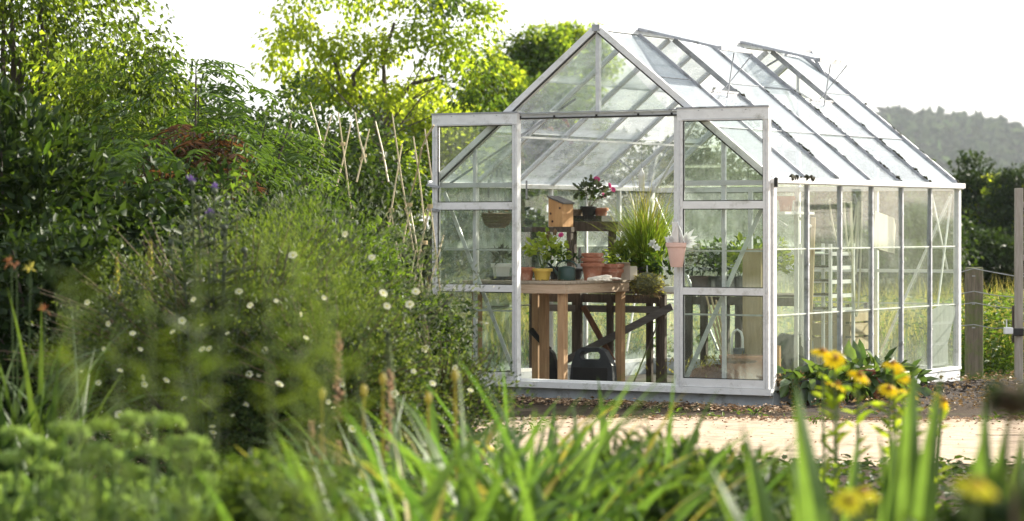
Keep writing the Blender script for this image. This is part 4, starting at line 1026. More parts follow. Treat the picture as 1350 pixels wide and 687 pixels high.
# the spreading tree in the centre
Y = 41.0
ct = tag(empty('spreading_tree', (gx(505,Y), Y, 0)), 'spreading tree with sun-tinted lime crown and dark forked limbs above the bean canes', 'tree')
S = Y/F
def rel(px, py, dy=0.0): return ((px-505)*S, dy, CAMZ-(py-HY)*S)
rr = random.Random(21); tips = []
lob = [(392,28,46,44,.7),(372,66,24,34,.6),(440,-10,70,40,.8),(440,62,42,30,.8),(520,-20,80,50,.9),(590,0,60,46,.8),(560,58,56,40,.9),(500,70,34,26,.6),(455,115,46,30,.8),(400,118,26,24,.5),(600,70,50,46,.9),(630,110,34,44,.7),(555,112,26,20,.4),(420,108,24,20,.5),(632,12,20,24,.4),(512,128,16,14,.25)]
for i, (px, py, rx, rz, dn) in enumerate(lob):
    c = rel(px, py, rr.uniform(-.7,.7)); mt = ('lf_yellow','lf_yellow','lf_bright','lf_yellow')[i % 4] if px < 585 else ('lf_mid' if i % 2 else 'lf_bright')  # brighter leaves on the left lobes: sunlit side put into leaf colour
    o, Cs, _ = crown('crown', mt, ct, c, (rx*S, rx*S*.9, rz*S), int(24*dn), 46, .095, .06, .27, 200+i, rough=.45, droop=.8, base=-1, inner=.2, gap=-.2)
    tips.append(tuple(Vector(c)+Vector((0,0,-.1)))); tips += rr.sample(list(map(tuple, Cs)), 1)
limbs('trunk', ct, (rel(500,300)[0],0,-.1), rel(503,165), [rel(440,75), rel(455,55), rel(520,70), rel(575,95), rel(470,118)]+tips[::2], .040, 5)
b = MB()
for q in ([rel(498,165),rel(480,130),rel(452,120),rel(440,78),rel(425,62)],[rel(500,160),rel(508,120),rel(505,80),rel(520,30)],[rel(470,125),rel(465,100),rel(490,70)],[rel(503,150),rel(545,110),rel(585,100)]):
    n_ = len(q); b.tube(q, [.042*(1-.6*i/n_) for i in range(n_)], 7)
b.build('limb', M['bark'], ct, smooth=True)
# trees behind the greenhouse's left end; sunlight on some put into brighter leaf colour
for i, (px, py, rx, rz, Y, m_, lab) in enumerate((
    (570,205,80,90,47,'lf_yellow','sun-tinted yellow green tree behind the left greenhouse door'),
    (655,160,58,95,52,'lf_yellow','tall sun-tinted tree rising to the left of the roof apex'),
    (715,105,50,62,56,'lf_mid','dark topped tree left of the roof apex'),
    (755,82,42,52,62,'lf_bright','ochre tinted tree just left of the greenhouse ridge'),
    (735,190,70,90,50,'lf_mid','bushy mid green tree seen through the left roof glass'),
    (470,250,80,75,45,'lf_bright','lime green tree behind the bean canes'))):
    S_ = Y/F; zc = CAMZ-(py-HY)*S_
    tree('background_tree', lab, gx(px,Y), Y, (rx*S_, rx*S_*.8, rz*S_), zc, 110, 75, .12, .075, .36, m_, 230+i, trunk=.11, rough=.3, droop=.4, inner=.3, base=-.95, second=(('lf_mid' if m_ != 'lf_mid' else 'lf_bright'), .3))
# dark trees behind the greenhouse
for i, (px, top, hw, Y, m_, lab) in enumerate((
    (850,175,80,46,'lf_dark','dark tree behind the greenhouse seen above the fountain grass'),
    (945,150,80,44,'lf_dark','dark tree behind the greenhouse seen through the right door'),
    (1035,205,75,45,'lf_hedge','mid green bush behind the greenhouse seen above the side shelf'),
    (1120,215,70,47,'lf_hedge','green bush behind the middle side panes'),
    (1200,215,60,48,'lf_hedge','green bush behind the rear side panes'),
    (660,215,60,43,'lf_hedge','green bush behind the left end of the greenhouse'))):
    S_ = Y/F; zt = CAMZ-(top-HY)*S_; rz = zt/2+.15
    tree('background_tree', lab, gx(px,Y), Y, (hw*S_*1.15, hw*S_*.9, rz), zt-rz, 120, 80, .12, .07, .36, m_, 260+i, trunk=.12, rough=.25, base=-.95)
# trees at the right
for i, (px, top, hw, Y, m_, s2, lab) in enumerate((
    (1292,208,40,62,'lf_dark',('lf_yellow',.10),'dark rounded tree with sun-tinted yellow leaves right of the greenhouse'),  # yellow leaf clumps stand in for sunlit patches
    (1345,215,30,60,'lf_dark',('lf_bright',.06),'dark tree behind the tall grey gate post'),
    (1262,232,24,66,'lf_dark',None,'low dark tree just past the greenhouse eave'),
    (1400,190,40,64,'lf_dark',None,'dark tree at the right edge beyond the fence'))):
    S_ = Y/F; zt = CAMZ-(top-HY)*S_; rz = zt/2+.15
    t = tree('background_tree', lab, gx(px,Y), Y, (hw*S_*1.15, hw*S_, rz), zt-rz, 170, 80, .12, .075, .34, m_, 280+i, trunk=.14, rough=.28, second=s2, base=-.95)
# far hedge closing the view under the trees
def hedge(label, px0, px1, top, Y, mat, seed, n=170):
    S_ = Y/F; zt = CAMZ-(top-HY)*S_; t = tag(empty('hedge', (gx((px0+px1)/2,Y), Y, 0)), label, 'hedge')
    w = (px1-px0)*S_/2; crown('foliage', mat, t, (0,0,zt*.45), (w,.6,zt*.55), n, 75, .12, .075, .34, seed, rough=.2, inner=.1, base=-.9)
    b = MB(); rr_ = random.Random(seed)
    for k in range(9): x_ = -w+.2+2*w*k/9; b.tube([(x_,0,-.05),(x_+rr_.uniform(-.1,.1),0,zt*.5),(x_+rr_.uniform(-.2,.2),0,zt*.75)], [.04,.03,.012], 6)
    b.build('stem', M['bark'], t)
hedge('long dark field hedge behind the greenhouse and fence', 1000, 1420, 300, 54, 'lf_dark', 301, 260)
hedge('long hedge behind the left end of the greenhouse', 380, 1000, 290, 49, 'lf_hedge', 302, 300)

# ---- shrubs on the left
Y = 17.0
shrub('dark_shrub', 'dark large leaved evergreen shrub at the left edge', gx(20,Y), Y, (.55,.5,.95), 1.38, 130, 42, .10, .045, .15, 'lf_dark', 41, second=('lf_mid', .16), rough=.3, shape='ov', droop=-.3, flat=.9)
def pinnate(name, label, X, Y, rad, cz, n, fl, mat, seed, np_=8, lw=.075, mat2=None, cat='shrub'):
    t = tag(empty(name, (X, Y, 0)), label, cat); g = np.random.default_rng(seed)
    for part, (mt, nn) in enumerate(((mat, n),)+(((mat2[0], int(n*mat2[1])),) if mat2 else ())):
        Cs, D = clump_centres(rad, nn, seed+part*7, .45, -.5, .3); Cs = Cs+np.array([0,0,cz])
        az = np.arctan2(D[:,1], D[:,0])+g.normal(0,.6,len(D)); el0 = g.uniform(-.1,.6,len(D))
        PP, DD, NN, LL, WW = [], [], [], [], []
        for c_, a_, e_ in zip(Cs, az, el0):
            f = fl*g.uniform(.6,1.2); hd = np.array([math.cos(a_), math.sin(a_), 0]); sd = np.array([-hd[1], hd[0], 0])
            for k in range(np_):
                s = (k+.6)/np_; ee = e_-1.1*s
                p = c_+hd*f*(s-.4)+np.array([0,0,1.])*f*(e_*s-.55*s*s)
                for sg in (1,-1):
                    PP.append(p); DD.append(sd*sg*.9+hd*.45+np.array([0,0,-.28])+g.normal(0,.1,3)); NN.append(np.array([0,0,1.])+g.normal(0,.2,3)+hd*.3); LL.append(lw*(1-.45*abs(s-.45))*g.uniform(.8,1.15)); WW.append(.022*g.uniform(.8,1.2))
            PP.append(p); DD.append(hd+np.array([0,0,-.6])); NN.append(np.array([0,0,1.])); LL.append(lw); WW.append(.02)
        leaves('foliage', np.array(PP), np.array(DD), np.array(NN), np.array(LL), np.array(WW), M[mt], t, 'ov')
    b = MB(); rr_ = random.Random(seed)
    for q in rr_.sample(list(map(tuple, Cs)), min(18, len(Cs))):
        b.tube([(q[0]*.2,q[1]*.2,-.05),(q[0]*.6,q[1]*.6,q[2]*.6),q], [.022,.016,.005], 6)
    b.build('stem', M['bark'], t, smooth=True)
    return t
Y = 21.0
pinnate('sumac_shrub', 'broad sumac with long feathered green leaves left of the bean canes', gx(255,Y), Y, (.95,.7,.85), 1.85, 230, .42, 'lf_sumac', 51, lw=.11)
pinnate('sumac_shrub', 'lighter green feathered sumac at the top of the bank', gx(345,22.5), 22.5, (.7,.6,.65), 1.75, 110, .42, 'lf_mid', 52, lw=.11)
Y = 19.5
pinnate('sumac_shrub', 'bronze red leaved sumac among the green ones', gx(262,Y), Y, (.42,.4,.32), 1.88, 46, .4, 'lf_red', 53, lw=.11, mat2=('lf_sumac', .9))
pinnate('sumac_shrub', 'low feathered sumac shading into the bramble', gx(170,18.5), 18.5, (.55,.5,.6), 1.5, 90, .38, 'lf_sumac', 54, lw=.10, mat2=('lf_red', .1))
shrub('leafy_shrub', 'dense mid green shrub in front of the bean canes', gx(432,20.5), 20.5, (.50,.5,.52), .98, 100, 60, .085, .05, .2, 'lf_mid', 61, rough=.3, shape='ov', second=('lf_hedge', .4))
shrub('leafy_shrub', 'bright leaved shrub at the foot of the bean canes', gx(400,19.5), 19.5, (.6,.5,.62), .95, 110, 60, .08, .045, .2, 'lf_hedge', 62, rough=.3, second=('lf_mid', .3))
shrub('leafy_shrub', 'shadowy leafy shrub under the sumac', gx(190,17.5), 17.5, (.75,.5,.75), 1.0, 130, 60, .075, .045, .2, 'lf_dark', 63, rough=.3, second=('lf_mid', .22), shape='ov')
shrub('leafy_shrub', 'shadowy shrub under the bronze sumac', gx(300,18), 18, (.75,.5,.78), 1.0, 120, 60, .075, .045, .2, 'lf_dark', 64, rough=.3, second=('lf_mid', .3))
shrub('leafy_shrub', 'dark leafy shrub beside the left corner of the greenhouse', gx(548,20.8), 20.8, (.34,.4,.36), .52, 70, 60, .07, .042, .18, 'lf_hedge', 65, rough=.35, second=('lf_mid', .3))
shrub('leafy_shrub', 'low shrub behind the cream flowered bush', gx(80,16), 16, (.6,.5,.7), .8, 110, 60, .08, .045, .2, 'lf_dark', 66, rough=.3)

# ---- bean canes
def bean_frame(label, Y, canes, ties, r=.0075):
    x0 = gx(sum(c[0] for c in canes)/len(canes), Y); t = tag(empty('cane_frame', (x0, Y, 0)), label, 'cane frame')
    for i, (a, b_, c, d) in enumerate(canes):
        p = at(a, b_, Y+.12*(i % 3)); q = at(c, d, Y-.15+.1*(i % 2))
        MB().tube([p-Vector((x0,Y,0)), (p+q)/2-Vector((x0,Y,0))+Vector((.008*(i%3-1),0,0)), q-Vector((x0,Y,0))], [r*.8, r, r*1.1], 7).build('cane', M['cane'], t, smooth=True)
    b = MB()
    for px, py in ties:
        c = at(px, py, Y)-Vector((x0,Y,0))
        for k in range(4): b.tube([c+Vector((.02*math.cos(a_), .02*math.sin(a_), -.012+.008*k)) for a_ in np.linspace(0, 6.2, 10)], .004, 5)
        b.tube([c, c+Vector((-.04,-.02,-.03)), c+Vector((-.02,-.03,-.075))], .004, 5)
    b.build('twine', M['twine'], t)
bean_frame('row of pale crossed bamboo bean canes above the shrubs', 24.5,
    [(380,148,398,230),(398,228,425,330),(409,135,428,210),(437,152,415,240),(446,148,470,330),(463,160,440,260),(468,148,482,215),(487,170,470,240),(495,160,512,240),(517,150,545,330),(530,190,512,300),(545,180,560,300),(560,170,585,330)], [(424,205),(452,190),(480,205)])
bean_frame('tied bamboo cane frame standing close to the left greenhouse door', 21.9,
    [(515,275,540,420),(541,270,520,380),(540,272,560,400),(567,270,545,380),(568,275,590,470),(541,258,556,195),(556,195,572,165),(560,330,545,420),(523,335,505,440),(548,330,535,420),(585,310,560,400),(525,340,532,420)], [(540,270),(567,272),(516,277),(560,320)])
x0 = gx(540,21.8)
b = MB(); b.tube([at(505,322,21.8),at(540,330,21.8),at(575,342,21.8)], .02, 8)
tw_ = MB().tube([at(528,269,21.8),at(548,266,21.8),at(566,270,21.8)], .007, 6)

# ---- mixed border, the cream flowered bush and its neighbours
potf = None
def flowers_on(t, pts, r, mat, n, seed, cone=None, cone_r=.2, name='flower', face=(0,-.8,.6), layers=1, wd=.9, var=.35, jit=.6):
    rr_ = random.Random(seed); protos = []
    for i, q in enumerate(pts):
        if not protos:
            o = flower5(r, mat, n, .25, name, t, q, cone=cone, cone_r=cone_r, layers=layers, wd=wd); protos.append(o)
        else:
            o = copy_tree(protos[0], t); o.location = q
        d = Vector(face)+Vector((rr_.uniform(-1,1), rr_.uniform(-1,1), rr_.uniform(-1,1)))*jit
        o.rotation_mode = 'QUATERNION'; o.rotation_quaternion = d.normalized().to_track_quat('Z', 'Y')
        s = rr_.uniform(.55, 1.12); o.scale = (s, s, s)
def bush_points(px_list, X0, Y, dy=-.5):
    out = []
    for px, py in px_list:
        y_ = Y+dy; p = at(px, py, y_); out.append((p.x-X0, dy, p.z))
    return out
Y = 14.5
P1 = shrub('flowering_bush', 'wide dark green bush dotted with cream flowers left of the greenhouse', gx(300,Y), Y, (.95,.55,.72), .62, 300, 75, .032, .014, .15, 'lf_pot', 71, rough=.22, base=-.5, nl=40, second=('lf_grey', .35), flat=1.0, droop=-.2)
fp = [(205,367),(315,385),(330,403),(240,423),(266,429),(228,438),(143,427),(115,399),(137,460),(185,461),(188,498),(158,489),(190,507),(219,502),(276,460),(267,461),(329,494),(341,495),(243,526),(157,547),(106,489),(280,563),(307,548),(281,571),(324,534),(234,560),(130,505),(175,440),(350,462),(369,507),(300,440),(255,395)]
flowers_on(P1, bush_points(fp, gx(300,Y), Y, -.74), .023, 'pet_white', 5, 1, cone='pet_lemon', cone_r=.25)
P2 = shrub('flowering_bush', 'dense dark bush with cream flowers in the middle of the border', gx(432,14), 14, (.52,.5,.55), .55, 220, 75, .032, .014, .15, 'lf_pot', 72, rough=.2, base=-.5, nl=36, second=('lf_dark', .5), flat=1.0, droop=-.2)
fp = [(396,414),(403,446),(364,397),(386,337),(427,393),(455,309),(424,562),(433,530),(440,538),(368,507),(505,387),(510,404),(540,402),(548,385),(464,566),(451,507),(545,490),(570,506),(490,340),(520,520)]
flowers_on(P2, bush_points(fp, gx(432,14), 14, -.64), .022, 'pet_white', 5, 2, cone='pet_lemon', cone_r=.25)
P3 = shrub('flowering_bush', 'open twiggy dark bush in front of the left greenhouse door', gx(578,15.2), 15.2, (.36,.36,.40), .42, 100, 44, .03, .014, .14, 'lf_pot', 73, rough=.45, base=-.6, nl=40, second=('lf_dark', .5), flat=1.0, droop=-.2, gap=-.35)
fp = [(600,485),(560,460),(575,488),(540,478),(620,515)]
flowers_on(P3, bush_points(fp, gx(578,15.2), 15.2, -.4), .02, 'pet_white', 5, 3, cone='pet_lemon', cone_r=.25)
shrub('grey_shrub', 'airy grey green shrub rising behind the cream flowered bush', gx(400,15.8), 15.8, (.85,.5,.72), .92, 200, 60, .042, .012, .17, 'lf_grey', 74, rough=.35, nl=30, flat=1.1, droop=-.4, second=('lf_mid', .6))
shrub('grey_shrub', 'soft feathery green shrub in the middle of the left border', gx(385,15.0), 15.0, (.45,.4,.42), 1.12, 90, 80, .04, .008, .16, 'lf_fennel', 75, rough=.35, nl=20, flat=1.2, droop=-.6)
# bare and sparsely leaved sprigs standing out of the bushes
def sprigs(t, rad, cz, n, seed, mat='lf_pot'):
    g = np.random.default_rng(seed); b = MB(); Pn=[];Dn=[]
    for i in range(n):
        d = unit(g.normal(0,1,3)*np.array([1,.8,.6])+np.array([0,-.35,.75])); e = np.array([0,0,cz])+d*np.array(rad)*g.uniform(1.08,1.38); s0 = np.array([0,0,cz])+d*np.array(rad)*.55
        m = (s0+e)/2+g.normal(0,.02,3); b.tube([tuple(s0),tuple(m),tuple(e)], [.0045,.0035,.0015], 5)
        for k in range(16):
            q = s0+(e-s0)*g.uniform(.3,1.0); Pn.append(q); Dn.append(d*.6+g.normal(0,.7,3))
    b.build('sprig', M['stem_brown'], t); leaves('foliage', np.array(Pn), np.array(Dn), g.normal(0,1,(len(Pn),3)), g.uniform(.018,.036,len(Pn)), .011, M[mat], t)
sprigs(P1, (.95,.55,.72), .62, 90, 601); sprigs(P2, (.52,.5,.55), .55, 60, 602); sprigs(P3, (.36,.36,.40), .42, 50, 603)
# thistles
Y = 14.0; X0 = gx(275,Y)
th = tag(empty('thistle_plant', (X0,Y,0)), 'grey green thistle clump with small purple heads', 'thistle')
heads = [(253,242),(283,252),(276,285),(262,262),(300,268),(240,300),(296,300),(322,330),(225,320)]
tips = [tuple(at(px,py,Y)-Vector((X0,Y,0))) for px,py in heads]
b = MB()
for q in tips: q=Vector(q); b.tube([(q.x*.3,.02,0),(q.x*.7,0,q.z*.5),q], [.009,.007,.004], 6)
b.build('stem', M['lf_grey'], th, smooth=True)
g = np.random.default_rng(5); Pn=[];Dn=[]
for q in tips:
    for k in range(26):
        s = g.uniform(.45,.97); a_=g.uniform(0,6.28); Pn.append((q[0]*(.3+.7*s), 0, q[2]*s)); Dn.append((math.cos(a_),math.sin(a_),.5))
leaves('foliage', np.array(Pn), np.array(Dn), np.array([[0,0,1.]]*len(Pn))+g.normal(0,.3,(len(Pn),3)), g.uniform(.05,.13,len(Pn)), .022, M['lf_grey'], th, 'ov')
for i, q in enumerate(tips):
    MB().blob((0,0,0), .017, seed=i, n=8, m=5, flat=1.0, amp=.1).build('flower_head', M['lf_grey'], th, smooth=True, loc=q)
    if i < 3: rosette(th, 'purple_tuft', (q[0],q[1],q[2]+.012), .012, 26, .026, .005, 'pet_purple', 90+i, .8)
# grass plumes among the thistles
def plume_plant(name, label, X, Y, hs, L, mat, seed, n=14, cat='plant', w=.012, spread=.1):
    t = tag(empty(name, (X,Y,0)), label, cat); g = np.random.default_rng(seed); b = MB(); Pn=[];Dn=[]
    for h in hs:
        x_, y_ = g.normal(0,spread,2); lean = g.normal(0,.06,2); top = Vector((x_+lean[0]*h, y_+lean[1]*h, h)); b.tube([(x_,y_,0),(x_+lean[0]*h*.4,y_,h*.5),top], [.005,.004,.002], 5)
        m = 120
        for k in range(m):
            s = k/m; p = top+Vector((0,0,-L*(1-s))); r = w*(1-s*.75)*2.0; a_ = g.uniform(0,6.28); Pn.append((p.x,p.y,p.z)); Dn.append((math.cos(a_)*r,math.sin(a_)*r,.010+.01*s))
    b.build('stem', M['stem'], t)
    Dn = np.array(Dn); leaves('flower_spike', np.array(Pn), Dn, np.array([[0,.2,1.]]*len(Pn))+g.normal(0,.5,(len(Pn),3)), .03, .012, M[mat], t)
    Bn = np.stack([g.normal(0,.06,n), g.normal(0,.06,n), np.zeros(n)], -1)
    blades('foliage', Bn, g.uniform(.3,.7,n), g.uniform(0,6.28,n), np.abs(g.normal(.2,.15,n)), g.uniform(.3,1.1,n), g.uniform(.012,.02,n), M['lf_croc'], t, seg=6)
    return t
plume_plant('plume_grass', 'buff plumed grass arching beside the thistles', gx(205,15.2), 15.2, [1.35,1.28,1.22], .22, 'lf_straw', 7)
plume_plant('speedwell_plant', 'tall faded pinkish flower spire in front of the bush', gx(505,11.0), 11.0, [1.02,.86], .34, 'plume', 8, w=.02, spread=.05)
plume_plant('speedwell_plant', 'faded flower spire with grey tip right of the pinkish one', gx(553,11.5), 11.5, [1.00,.7], .22, 'lf_grey', 9, w=.016, spread=.04)
plume_plant('speedwell_plant', 'low reddish flower spires in the shade of the bush', gx(440,11.0), 11.0, [.66,.58,.6], .2, 'plume', 10, w=.016, spread=.05)
# crocosmia at the left edge
Y = 12.0; X0 = gx(25,Y); cr_ = tag(empty('crocosmia_clump', (X0,Y,0)), 'clump of long arching strap leaves with orange buds at the left edge', 'strap-leaved plant')
g = np.random.default_rng(15); n = 120
B_ = np.stack([g.normal(0,.13,n), g.normal(0,.12,n), np.zeros(n)], -1)
blades('foliage', B_, g.uniform(.7,1.35,n), g.uniform(0,6.28,n), np.abs(g.normal(.2,.12,n)), g.uniform(.3,2.1,n), g.uniform(.028,.05,n), M['lf_croc'], cr_, seg=10)
for i,(px,py) in enumerate(((15,345),(22,352),(60,410),(40,355))):
    q = at(px,py,Y)-Vector((X0,Y,0)); b=MB(); b.tube([(q.x*.4,0,0),(q.x*.8,0,q.z*.6),q],[.004,.0035,.002],5); b.build('stem', M['lf_croc'], cr_)
    rosette(cr_, 'flower', tuple(q), .010, 9, .035, .009, 'pet_orange' if i < 3 else 'lf_straw', 17+i, .5)

# ---- near foreground, out of focus
Y = 8.0
def sedum(label, px0, px1, Y, seed, heads, htop):
    X0 = gx((px0+px1)/2, Y); t = tag(empty('stonecrop_clump', (X0,Y,0)), label, 'stonecrop'); g = np.random.default_rng(seed)
    w = (px1-px0)/F*Y/2; b = MB(); tips=[]
    for (px,py) in heads:
        q = at(px,py,Y+g.uniform(-.25,.1))-Vector((X0,Y,0)); tips.append(q); b.tube([(q.x*.85,q.y,0),(q.x*.95,q.y,q.z*.6),q],[.008,.007,.005],6)
    b.build('stem', M['lf_sedum'], t)
    n = 4200; Pn = np.stack([g.uniform(-w,w,n), g.uniform(-.3,.35,n), g.uniform(.15,1,n)**.8*htop], -1); az=g.uniform(0,6.28,n)
    Dn = np.stack([np.cos(az),np.sin(az),g.uniform(.2,2.2,n)],-1)
    leaves('foliage', Pn, Dn, np.array([[0,0,1.]])+g.normal(0,.6,(n,3)), g.uniform(.03,.07,n), .017, M['lf_sedum'], t, 'ov')
    for i, q in enumerate(tips):
        h = empty('x', (0,0,0)); bpy.data.objects.remove(h)
        m = 90; a_ = g.uniform(0,6.28,m); r_ = g.uniform(0,1,m)**.5*g.uniform(.026,.046)
        Pn = np.stack([q.x+r_*np.cos(a_), q.y+r_*np.sin(a_), q.z+.022-.55*r_+g.normal(0,.004,m)],-1)
        leaves('flower_head', Pn, np.stack([np.cos(a_)*.6,np.sin(a_)*.6,np.ones(m)],-1), g.normal(0,1,(m,3)), .022, .016, M['lf_sedum_head'], t, 'ov')
hd = [(20,578),(50,590),(70,600),(85,572),(100,575),(135,568),(130,600),(173,560),(205,558),(225,562),(165,585),(235,592),(258,590),(150,610),(110,612),(60,625),(20,610),(200,600),(245,615),(5,640),(180,630),(90,640),(270,640),(265,606)]
sedum('pale green stonecrop clump with flat topped heads at the lower left', -40, 290, 8.0, 31, hd, .68)
Y=8.2; shrub('mound_shrub', 'low soft green mound between the stonecrop and the sword leaves', gx(335,Y), Y, (.18,.2,.33), .42, 70, 80, .04, .012, .09, 'lf_mid', 82, rough=.25, flat=1.0, second=('lf_fennel', .8), base=-.9)
Y=9.0; shrub('mound_shrub', 'dark green low mound under the bush', gx(395,Y), Y, (.35,.3,.3), .3, 80, 80, .045, .016, .1, 'lf_dark', 83, rough=.25, flat=1.0, second=('lf_mid', .5), base=-.9)
# fennel haze close to the lens
def fennel(label, px0, px1, py0, py1, Y, n, seed):
    X0 = gx((px0+px1)/2, Y); t = tag(empty('fennel_plant', (X0,Y,0)), label, 'fennel'); g = np.random.default_rng(seed); b = MB(); Pn=[];Dn=[]
    for i in range(n):
        q = at(g.uniform(px0,px1), py0+(py1-py0)*g.uniform(0,1)**1.3, Y+g.uniform(-.25,.25))-Vector((X0,Y,0))
        b.tube([(q.x*.25,q.y*.3,0),(q.x*.7,q.y*.7,q.z*.6),q],[.003,.002,.001],5)
        for k in range(60):
            a_=g.uniform(0,6.28); s=g.uniform(.0,1); c=Vector((q.x*.7,q.y*.7,q.z*.6)).lerp(q,s); Pn.append(tuple(c)); Dn.append((math.cos(a_),math.sin(a_),g.uniform(-.1,1.1)))
    b.build('stem', M['stem'], t)
    leaves('foliage', np.array(Pn), np.array(Dn), g.normal(0,1,(len(Pn),3)), g.uniform(.03,.10,len(Pn)), .0042, M['lf_fennel'], t)
fennel('wispy fennel blurred close to the lens on the left', 60, 330, 330, 500, 4.6, 7, 44)
fennel('wispy fennel blurred close to the lens before the shrubs', 330, 480, 290, 430, 4.8, 6, 45)
# sword-leaved clumps across the middle
def sword_clump(label, px, Y, n, h, spread, seed, mat='lf_iris', wd=(.042,.074), lean=.26, droop=(.5,2.1), name='daylily_clump', cat='sword-leaved plant'):
    t = tag(empty(name, (gx(px,Y),Y,0)), label, cat); g = np.random.default_rng(seed)
    B_ = np.stack([g.normal(0,spread,n), g.normal(0,spread*.8,n), np.zeros(n)], -1)
    blades('foliage', B_, g.uniform(.62,1.05,n)*h, g.uniform(0,6.28,n), np.abs(g.normal(lean,.14,n)), g.uniform(*droop,n), g.uniform(*wd,n), M[mat], t, seg=10, seed=seed)
    return t
sc = [(430,8.6,46,.80,.10,'clump of arching sword leaves at the left of the foreground row'),
      (505,8.0,60,.98,.11,'bright green clump of sword leaves below the pinkish spires'),
      (565,9.2,60,.98,.12,'tall clump of sword leaves in front of the twiggy bush'),
      (625,8.2,70,1.02,.12,'tallest clump of sword leaves, below the left greenhouse door'),
      (690,8.8,70,1.06,.12,'sword leaf clump reaching across the threshold of the greenhouse'),
      (760,8.4,70,.98,.12,'sword leaf clump in front of the potting bench'),
      (825,9.2,60,.88,.12,'sword leaf clump in front of the open doorway, over the path'),
      (885,8.6,50,.76,.12,'low sword leaf clump before the right door'),
      (600,6.8,50,.80,.10,'nearest blurred clump of sword leaves at the bottom centre'),
      (720,6.9,50,.78,.10,'blurred clump of sword leaves at the bottom, right of centre'),
      (590,10.2,60,.84,.16,'rear clump of sword leaves against the twiggy bush'),
      (668,10.4,60,.86,.16,'rear clump of sword leaves below the left door stile'),
      (745,10.2,55,.78,.16,'rear clump of sword leaves hiding the near end of the path'),
      (540,7.2,46,.74,.10,'blurred low clump of sword leaves at the bottom left of the row')]
for i, (px,Y,n,h,sp_,lab) in enumerate(sc):
    sword_clump(lab, px, Y, int(n*1.35), h*1.13, sp_, 400+i)
def stalks(label, px, Y, pts, seed):
    X0=gx(px,Y); t=tag(empty('flower_stalk',(X0,Y,0)),label,'flower stalks')
    for a in pts:
        q=at(a[0],a[1],Y)-Vector((X0,Y,0)); MB().tube([(q.x,0,0),(q.x*1.02,0,q.z*.6),q],[.006,.006,.005],6).build('stalk',M['lf_straw'],t)
        MB().blob(tuple(q+Vector((0,0,.012))), .012, seed=3, n=8, m=5, flat=2.0, amp=.1).build('seed_pod',M['lf_straw'],t,smooth=True)
stalks('bare straw coloured stalks standing among the sword leaves', 520, 9.5, [(425,525),(505,505),(480,520),(565,530),(600,500)], 1)
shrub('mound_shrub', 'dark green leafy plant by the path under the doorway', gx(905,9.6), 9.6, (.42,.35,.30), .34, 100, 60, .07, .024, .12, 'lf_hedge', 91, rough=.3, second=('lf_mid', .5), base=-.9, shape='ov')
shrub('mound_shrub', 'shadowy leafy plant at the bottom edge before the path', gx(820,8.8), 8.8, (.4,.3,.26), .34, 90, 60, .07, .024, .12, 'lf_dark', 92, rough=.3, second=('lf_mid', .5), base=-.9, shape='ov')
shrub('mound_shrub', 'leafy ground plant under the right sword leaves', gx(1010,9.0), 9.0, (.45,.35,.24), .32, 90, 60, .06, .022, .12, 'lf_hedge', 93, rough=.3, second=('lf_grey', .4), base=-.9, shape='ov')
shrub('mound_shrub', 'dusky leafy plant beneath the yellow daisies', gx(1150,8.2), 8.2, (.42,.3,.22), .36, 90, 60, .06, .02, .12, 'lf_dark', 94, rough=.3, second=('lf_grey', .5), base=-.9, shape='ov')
# iris fans on the right, each blade placed
def iris(label, Y, bl, mat='lf_iris_blue'):
    X0 = gx(sum(b_[0] for b_ in bl)/len(bl), Y); t = tag(empty('iris_fan', (X0,Y,0)), label, 'iris'); g = np.random.default_rng(int(Y*100)+len(bl))
    for (px0, pxt, pyt, w) in bl:
        base = Vector((gx(px0,Y),Y+g.uniform(-.05,.05),0)); tip = at(pxt,pyt,Y+g.uniform(-.06,.06)); seg=12; vs=[];fs=[]
        for k in range(seg+1):
            s=k/seg; p = base.lerp(tip,s)+Vector((.06*(pxt-px0)/abs(pxt-px0+.01)*-1*math.sin(math.pi*s)*.4,0,0)); ww = w*1.9*(.75+.25*math.sin(math.pi*min(1,s*1.2)))*(1-s**4)/2+.001
            vs += [p+Vector((-ww,0.012,0))-Vector((X0,Y,0)), p+Vector((0,-.006,0))-Vector((X0,Y,0)), p+Vector((ww,.014,0))-Vector((X0,Y,0))]
        for k in range(seg):
            for j in (0,1): fs.append((k*3+j,k*3+j+1,k*3+j+4,k*3+j+3))
        MB().add(vs,fs).build('leaf', M[mat], t, smooth=True)
iris('broad iris leaves leaning left across the path', 6.2, [(1085,978,556,.05),(1105,1048,500,.058),(1090,1040,580,.04),(1150,935,612,.055)])
iris('upright V of broad iris blades right of the yellow daisies', 6.6, [(1205,1208,470,.060),(1190,1243,488,.05),(1180,1190,560,.04),(1225,1230,585,.05)])
iris('iris blades at the right edge before the dark seed head', 6.4, [(1300,1300,520,.05),(1290,1330,550,.05),(1335,1352,560,.045),(1255,1345,600,.05),(1240,1300,560,.045)])
iris('slim iris blades between the leaning and the upright fans', 7.6, [(1120,1135,560,.035),(1165,1183,548,.03),(1150,1196,540,.028),(1185,1160,570,.03)])
